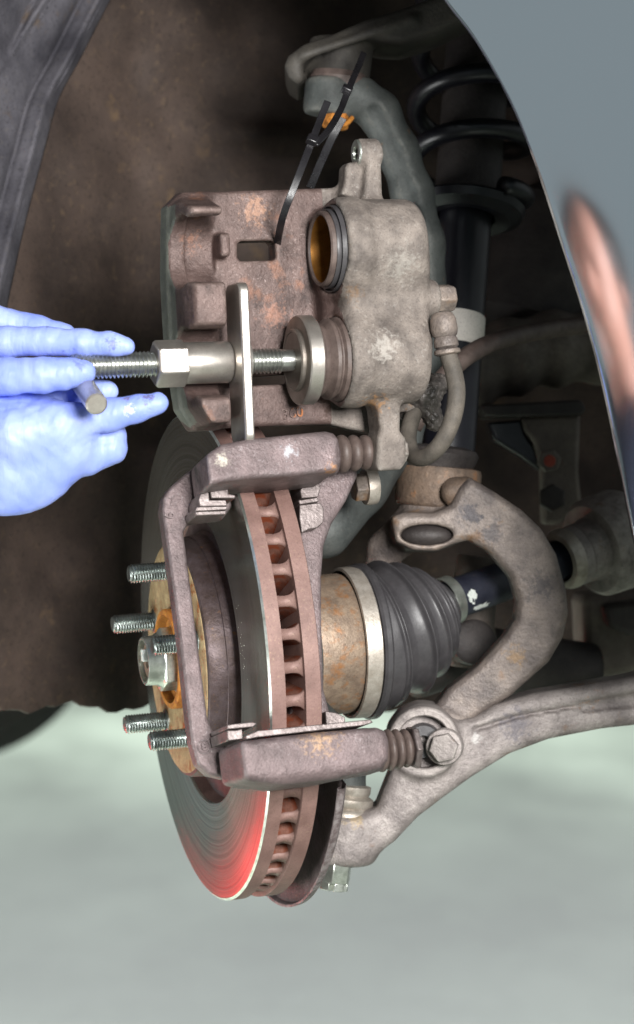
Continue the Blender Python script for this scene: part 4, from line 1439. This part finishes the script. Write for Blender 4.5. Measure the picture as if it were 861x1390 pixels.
# ================================================================== steering knuckle and upper arm
kn = thing('steering_knuckle', P(480, 700, 40), 'tall grey gooseneck steering knuckle rising behind the caliper', 'steering knuckle')
gn = [P(448, 133, 56), P(482, 128, 58), P(514, 152, 60), P(540, 205, 62), P(560, 262, 64), P(574, 330, 66), P(580, 420, 66), P(566, 520, 62), P(535, 600, 56), P(490, 660, 46), P(440, 720, 34)]


def knuckle_sdf(x, y, z):
    d = d_chain(x, y, z, gn, [12, 13, 13, 13, 13, 13.5, 14, 15, 16, 17, 18], 7)
    # flat ribbed face
    d = smax(d, -d_chain(x, y, z, [p + np.array([-3, -15, -2]) for p in gn[2:7]], [4.5] * 5, 3), 2.5)
    d = smin(d, d_cyl(x, y, z, P(448, 128, 54), (0.1, 0, 1), -14, 10, 16.5, 3), 5)
    d = smin(d, d_cyl(x, y, z, P(560, 292, 50), (0, 1, 0), -8, 8, 6, 2), 4)
    # hub carrier behind the disc
    d = smin(d, d_cyl(x, y, z, W.O, Aw, 52, 66, 52, 5), 10)
    d = smin(d, d_chain(x, y, z, [W.w((58, -20, -40)), P(462, 1030, 30), P(470, 1075, 24)], [18, 16, 13], 6), 8)
    return d


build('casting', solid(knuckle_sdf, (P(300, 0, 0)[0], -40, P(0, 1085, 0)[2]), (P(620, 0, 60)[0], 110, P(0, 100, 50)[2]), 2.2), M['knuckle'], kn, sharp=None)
sb = P(490, 640, -20)
kb = build('carrier_bolt', hexnut(P(480, 662, -30), Aw, 9, 9, .2), M['fork'], kn, bevel=.7)
build('bolt_washer', lathe(P(480, 662, -30), Aw, [(7, 6), (7, 11), (10, 11.5), (14, 11), (14, 6)], 40, caps=False), M['clamp'], kb)

uca = thing('upper_control_arm', P(520, 60, 80), 'stamped grey upper control arm over the knuckle ball joint', 'control arm')
ua = [tuple(P(x, y, 75)[[0, 2]]) for x, y in [(386, 100), (392, 86), (412, 71), (450, 58), (490, 40), (560, 18), (640, -14), (720, -40), (720, 0), (640, 30), (590, 54), (545, 68), (515, 66), (492, 58), (466, 61), (434, 76), (412, 98), (414, 118), (404, 124), (392, 116)]]


def uca_sdf(x, y, z):
    d = d_ext(d_poly(x, z, ua), y, 44, 118, 4)
    d = smin(d, d_cyl(x, y, z, P(460, 92, 76), (0.12, 0, 1), -14, 18, 21, 3), 3)
    # pressed rib along the top
    r_ = d_cap(x, y, z, P(412, 76, 44), P(560, 26, 44), 3.0)
    return smin(d, r_, 4)


ub = np.array(ua)
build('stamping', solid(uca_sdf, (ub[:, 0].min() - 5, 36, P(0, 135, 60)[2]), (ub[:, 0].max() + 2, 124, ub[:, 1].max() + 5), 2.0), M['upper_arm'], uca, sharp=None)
build('joint_boot', lathe(P(458, 120, 58), (0.1, 0, 1), [(-4, 13), (0, 18), (6, 19), (10, 17)], 50, caps=False), M['boot_brown'], uca)
cn2 = P(457, 150, 50)
build('castle_nut', hexnut(cn2, (-0.1, 0, -1), 12, 9, .3), M['orange_rust'], uca, bevel=.7, label='orange rusted castle nut')
build('cotter_pin', sweep(catmull([P(446, 163, 38), P(455, 170, 36), P(470, 168, 40), P(478, 160, 46)], 20), 1.6, 10), M['orange_rust'], uca)

# ================================================================== strut with coil spring
strut = thing('shock_absorber', P(605, 640, 70), 'black shock absorber with coil spring behind the knuckle', 'shock absorber')
t0_, t1_ = P(607, 635, 72), P(633, 285, 120)
td = nrm(t1_ - t0_)
tl = np.linalg.norm(t1_ - t0_)
build('damper_tube', lathe(t0_, td, [(0, 17), (6, 17.5), (tl * .5, 17.5), (tl, 17.5), (tl + 2, 15)], 50), M['navy'], strut)
build('piston_cover', lathe(t1_, td, [(0, 20), (10, 22), (140, 22), (260, 22)], 40), M['dark_steel'], strut)
seat = build('spring_seat', lathe(t1_ - td * 6, td, [(0, 20), (-2, 30), (2, 38), (7, 40), (9, 38), (5, 32), (8, 20)], 60, caps=False), M['navy'], strut)
hx, hy, _ = basis(td)
NT = 5
hpts = []
for i in range(NT * 40 + 1):
    th = 2 * math.pi * i / 40 + 0.6
    hpts.append(t1_ + td * (6 + 40.0 * i / 40) + 39 * (math.cos(th) * hx + math.sin(th) * hy))
build('coil_spring', sweep(hpts, 6.6, 16), M['navy'], strut, sharp=None)
ls = t0_ + td * tl * 0.515
build('white_sleeve', lathe(ls, td, [(-11, 17.6), (-11, 18.2), (11, 18.2), (11, 17.6)], 50, caps=False), M['label'], strut)

# ================================================================== chassis pieces deeper in the arch
sub = thing('subframe', P(800, 850, 250), 'dirty subframe bracket beyond the drive shaft at the right', 'subframe')
pr = lambda pts, d0, d1: prism(CF, [tuple(P(x, y, (d0 + d1) / 2)[[0, 2]]) for x, y in pts], d0, d1)
build('mount_flange', pr([(648, 552), (782, 545), (790, 556), (785, 566), (655, 568)], 190, 250), M['dark_steel'], sub, bevel=2)
br = build('mount_bracket', pr([(706, 566), (786, 562), (783, 640), (788, 690), (770, 700), (757, 712), (735, 712), (733, 640), (722, 600), (710, 586)], 200, 226), M['dirty_grey'], sub, bevel=3)
build('bracket_wing', pr([(660, 574), (706, 570), (712, 590), (726, 612), (733, 640), (705, 620), (668, 598)], 206, 230), M['navy'], sub, bevel=2)
rb_ = P(745, 626, 196)
build('bracket_bolt', hexnut(rb_, (0, -1, 0), 8, 8.5, .2), M['dirty_grey'], br, bevel=.6)
build('paint_mark', lathe(rb_, (0, -1, 0), [(8.0, 4.2), (8.5, 3.6), (8.6, 0)], 16, caps=False), M['red_mark'], br, label='small faded red paint mark on the bolt')
build('bracket_bolt', hexnut(P(749, 676, 196), (0, -1, 0), 8, 10, .5), M['dark_steel'], br, bevel=.6)
build('lower_beam', pr([(782, 806), (1000, 780), (1000, 905), (861, 908), (795, 918), (786, 880)], 215, 300), M['dirty_grey'], sub, bevel=6)
build('beam_plate', pr([(815, 820), (1000, 800), (1000, 850), (850, 862), (822, 850)], 195, 214), M['dark_steel'], sub, bevel=4)
build('cross_member', sweep(catmull([P(560, 905, 150), P(620, 890, 170), (P(700, 900, 190)), P(800, 915, 210)], 40), [22] * 40, 28), M['dark_steel'], sub, sharp=None)

link = thing('stabilizer_link', P(630, 870, 120), 'stubby grey link post under the drive shaft', 'link')
build('post', lathe(P(632, 905, 130), (0.12, 0, 1), [(0, 16), (5, 19), (20, 19), (30, 16), (60, 15), (75, 14)], 40), M['dirty_grey'], link)
build('link_bush', lathe(P(640, 872, 108), (0.2, -1, 0.1), [(-12, 12), (-10, 15), (8, 15), (10, 12)], 40), M['dark_steel'], link)

rod = thing('tie_rod', P(700, 500, 240), 'thick grey brown boot of the steering rack deep in the arch', 'tie rod')
tp = catmull([P(560, 545, 230), P(640, 505, 235), P(720, 478, 245), P(800, 470, 255), P(900, 462, 260)], 120)
rr_ = 27 + 2.2 * np.sin(np.linspace(0, 34, 120))
build('rack_boot', sweep(tp, rr_, 36), M['dirty_grey'], rod, sharp=None)
build('inner_housing', lathe(P(735, 425, 300), (0.3, 0.1, 1), [(-30, 40), (-10, 56), (40, 58), (80, 48), (100, 20)], 50), M['dark_steel'], rod)

line_ = thing('wiring_hose', P(700, 460, 60), 'thin black hose running across behind the brake hose', 'hose')
build('line', sweep(catmull([P(560, 580, 10), P(590, 528, 10), P(628, 488, 20), P(672, 464, 50), P(730, 450, 90), P(800, 441, 120), P(900, 436, 140)], 90), 6.0, 20), M['boot_brown'], line_, sharp=None)

# ================================================================== things seen only as reflections
# body of the mechanic, standing to the left of the viewer
HEAD = np.array([-700.0, -595.0, 165.0])
look = nrm(np.array([-200, -150, 0]) - HEAD)


def body_sdf(x, y, z):
    h = HEAD
    f = nrm((look[0], look[1], 0)); s = np.array([-f[1], f[0], 0])
    X = (x - h[0]) * s[0] + (y - h[1]) * s[1]; Y = (x - h[0]) * f[0] + (y - h[1]) * f[1]; Z = z - h[2]
    d = d_ell(X, Y, Z, (0, -8, 25), (74, 92, 92))
    d = smin(d, d_ell(X, Y, Z, (0, 22, -45), (56, 66, 72)), 25)
    d = smin(d, d_cap(X, Y, Z, (0, 84, 5), (0, 106, -28), 9, 13), 10)           # nose
    for e in (-1, 1):
        d = smax(d, -d_ell(X, Y, Z, (e * 33, 92, 10), (18, 14, 11)), 8)           # eye sockets
        d = smin(d, d_ell(X, Y, Z, (e * 31, 76, 8), (13, 13, 12)), 2)
        d = smin(d, d_ell(X, Y, Z, (e * 76, -8, -5), (8, 18, 32)), 5)             # ears
    d = smin(d, d_ell(X, Y, Z, (0, 82, -68), (24, 9, 7)), 5)                      # mouth
    d = smin(d, d_cap(X, Y, Z, (0, -10, -70), (0, -30, -170), 58, 66), 20)        # neck
    return d


body = build('body', solid(body_sdf, HEAD - np.array([160, 160, 240]), HEAD + np.array([160, 160, 150]), 6.0), M['skin'], person, sharp=None, label='head and neck of the mechanic')
sh_ = HEAD + np.array([60, 40, -230.0])
el_ = np.array([-500.0, -360.0, -240.0])
wr_ = P(-300, 680, -165)
tor = HEAD + np.array([-40, -60, -200.0])


def coverall_sdf(x, y, z):
    d = d_ell(x, y, z, tor + np.array([0, 0, -190]), (210, 150, 300))
    d = smin(d, d_cap(x, y, z, tor + np.array([-170, 60, -20]), tor + np.array([150, -40, -20]), 70, 70), 50)
    d = smin(d, d_chain(x, y, z, [sh_, el_, wr_], [66, 52, 40], 25), 40)
    l0 = tor + np.array([-60, 0, -420]); l1 = tor + np.array([80, 0, -420])
    d = smin(d, d_cap(x, y, z, l0, np.array([l0[0], l0[1], FLOOR_Z + 10]), 110, 60), 30)
    d = smin(d, d_cap(x, y, z, l1, np.array([l1[0], l1[1], FLOOR_Z + 10]), 110, 60), 30)
    return d + 3 * np.sin(x * .05 + z * .03) * np.sin(z * .045)


build('coverall', solid(coverall_sdf, (-980, -860, FLOOR_Z), (-250, -120, 20), 9.0), M['overall'], person, sharp=None, label='navy work coverall')
build('hair', solid(lambda x, y, z: np.maximum(np.maximum(d_ell(x, y, z, HEAD + np.array([-14, -14, 34]), (86, 98, 92)), (x - HEAD[0]) * look[0] + (y - HEAD[1]) * look[1] - 62 + 0.5 * np.maximum(HEAD[2] + 62 - z, 0)), HEAD[2] - 40 - z),
                    HEAD - np.array([130, 130, 80]), HEAD + np.array([130, 130, 150]), 6.0), M['black'], person, sharp=None)

# red tool cabinet on the workshop floor, mirrored in the lower half of the disc
cab = thing('tool_chest', (-950, 1000, FLOOR_Z), 'low red drawer chest on the floor, mirrored in the disc', 'tool chest')


def cbox(name, lo, hi, mat, parent, bev=4):
    lo, hi = np.array(lo, float), np.array(hi, float)
    V = [np.array([(lo, hi)[i][0], (lo, hi)[j][1], (lo, hi)[k][2]]) for i in (0, 1) for j in (0, 1) for k in (0, 1)]
    return build(name, (V, [(0, 1, 3, 2), (4, 6, 7, 5), (0, 4, 5, 1), (2, 3, 7, 6), (0, 2, 6, 4), (1, 5, 7, 3)]), mat, parent, bevel=bev)


CX, CY = -1180.0, 860.0
cbox('carcass', (CX, CY, FLOOR_Z + 90), (CX + 460, CY + 420, FLOOR_Z + 400), M['red'], cab, 8)
for k in range(2):
    z0 = FLOOR_Z + 110 + k * 138
    dr = cbox('drawer', (CX + 15, CY - 22, z0), (CX + 445, CY - 1, z0 + 128), M['red'], cab)
    cbox('handle', (CX + 60, CY - 34, z0 + 104), (CX + 400, CY - 22.5, z0 + 118), M['tool'], dr, 2)
for sx in (40, 420):
    for sy in (60, 360):
        build('castor', lathe(np.array([CX + sx - 18, CY + sy, FLOOR_Z + 45]), (1, 0, 0), [(0, 30), (3, 44), (33, 44), (36, 30)], 28), M['black'], cab)


# ================================================================== local stains and scuffs, plus shade put on one bracket facet
def add_spot(m, root, pos, rad, color, lam=4.0, edge=0.5, amt=1.0):
    """blot of colour on the surface round a point, broken up by noise"""
    nt = m.node_tree
    N, L = nt.nodes, nt.links
    bs = N["Principled BSDF"]
    src = bs.inputs['Base Color'].links[0].from_socket
    tc = N.new('ShaderNodeTexCoord')
    c = (Vector([float(v) for v in pos]) * MM) - origin(root)
    dv = N.new('ShaderNodeVectorMath'); dv.operation = 'DISTANCE'
    L.new(tc.outputs['Object'], dv.inputs[0]); dv.inputs[1].default_value = c
    n = N.new('ShaderNodeTexNoise'); n.inputs['Scale'].default_value = 1000 / lam; n.inputs['Detail'].default_value = 7
    n.inputs['Roughness'].default_value = 0.7
    L.new(tc.outputs['Object'], n.inputs['Vector'])
    mr = N.new('ShaderNodeMapRange')
    L.new(dv.outputs['Value'], mr.inputs[0])
    mr.inputs[1].default_value = 0.0; mr.inputs[2].default_value = rad * MM
    mr.inputs[3].default_value = 0.75; mr.inputs[4].default_value = -0.25
    ad = N.new('ShaderNodeMath'); ad.operation = 'MULTIPLY_ADD'
    L.new(n.outputs[0], ad.inputs[0]); ad.inputs[1].default_value = 2.6; L.new(mr.outputs[0], ad.inputs[2])
    m2 = N.new('ShaderNodeMapRange')
    L.new(ad.outputs[0], m2.inputs[0])
    m2.inputs[1].default_value = 1.55; m2.inputs[2].default_value = 1.55 + edge
    m2.inputs[3].default_value = 0; m2.inputs[4].default_value = amt
    x = N.new('ShaderNodeMix'); x.data_type = 'RGBA'
    L.new(m2.outputs[0], x.inputs[0]); L.new(src, x.inputs[6]); x.inputs[7].default_value = color
    L.new(x.outputs[2], bs.inputs['Base Color'])


kp = lambda x, y, b: K.w(K.px(x, y, b))
bpnt = lambda x, y, b: B.w(B.px(x, y, b))
for (x, y, b, r, c, a) in ((484, 562, 25, 19, lin(176, 108, 58), .85), (345, 285, 25, 17, lin(176, 136, 112), .6), (372, 425, 25, 18, lin(158, 116, 98), .55), (445, 556, 25, 13, lin(60, 38, 26), .7),
                           (262, 330, 24, 14, lin(168, 122, 100), .5), (275, 455, 0, 12, lin(164, 112, 88), .5)):
    add_spot(M['iron'], cal, kp(x, y, b), r, c, 3.5, .4, a)
for (x, y, b, r, c, a) in ((505, 548, -10, 18, lin(172, 128, 84), .7), (468, 330, -20, 14, lin(176, 150, 116), .4), (520, 470, -26, 20, lin(196, 190, 182), .5), (545, 360, -26, 24, lin(176, 172, 164), .4), (480, 400, -20, 12, lin(128, 96, 62), .5)):
    add_spot(M['housing'], cal, kp(x, y, b), r, c, 3.0, .45, a)
for (x, y, b, r, c, a) in ((302, 625, -176, 9, lin(196, 190, 176), .7), (394, 612, -176, 9, lin(188, 192, 198), .6), (450, 640, -172, 11, lin(176, 124, 76), .8), (430, 1004, -170, 22, lin(172, 140, 108), .7),
                           (262, 646, -140, 14, lin(52, 54, 52), .8), (415, 1050, -170, 5, lin(220, 222, 218), .8)):  # dark grey blot paints shade on the left-facing ramp of the upper arm
    add_spot(M['bracket'], bracket, bpnt(x, y, b), r, c, 3.0, .4, a)
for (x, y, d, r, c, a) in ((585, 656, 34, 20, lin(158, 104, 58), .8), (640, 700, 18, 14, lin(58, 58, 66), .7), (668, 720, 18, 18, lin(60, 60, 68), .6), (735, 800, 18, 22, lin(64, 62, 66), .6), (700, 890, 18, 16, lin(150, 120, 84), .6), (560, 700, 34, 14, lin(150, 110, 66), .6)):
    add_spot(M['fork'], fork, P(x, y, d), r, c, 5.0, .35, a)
for (x, y, d, r, c, a) in ((790, 945, 36, 22, lin(150, 108, 66), .7), (700, 985, 14, 24, lin(84, 82, 92), .6), (650, 1005, 8, 12, lin(214, 216, 214), .3), (480, 1108, 4, 14, lin(190, 164, 118), .5), (860, 950, 60, 26, lin(120, 92, 62), .6)):
    add_spot(M['arm'], lca, P(x, y, d), r, c, 5.0, .35, a)
for (x, y, d, r, c, a) in ((150, 468, -165, 11, lin(74, 70, 120), .6), (200, 537, -164, 9, lin(96, 70, 84), .7), (176, 556, -166, 6, lin(240, 242, 248), .8), (110, 492, -178, 9, lin(92, 96, 160), .5), (172, 538, -164, 5, lin(120, 80, 70), .7)):
    add_spot(M['glove'], person, P(x, y, d), r, c, 2.6, .35, a)
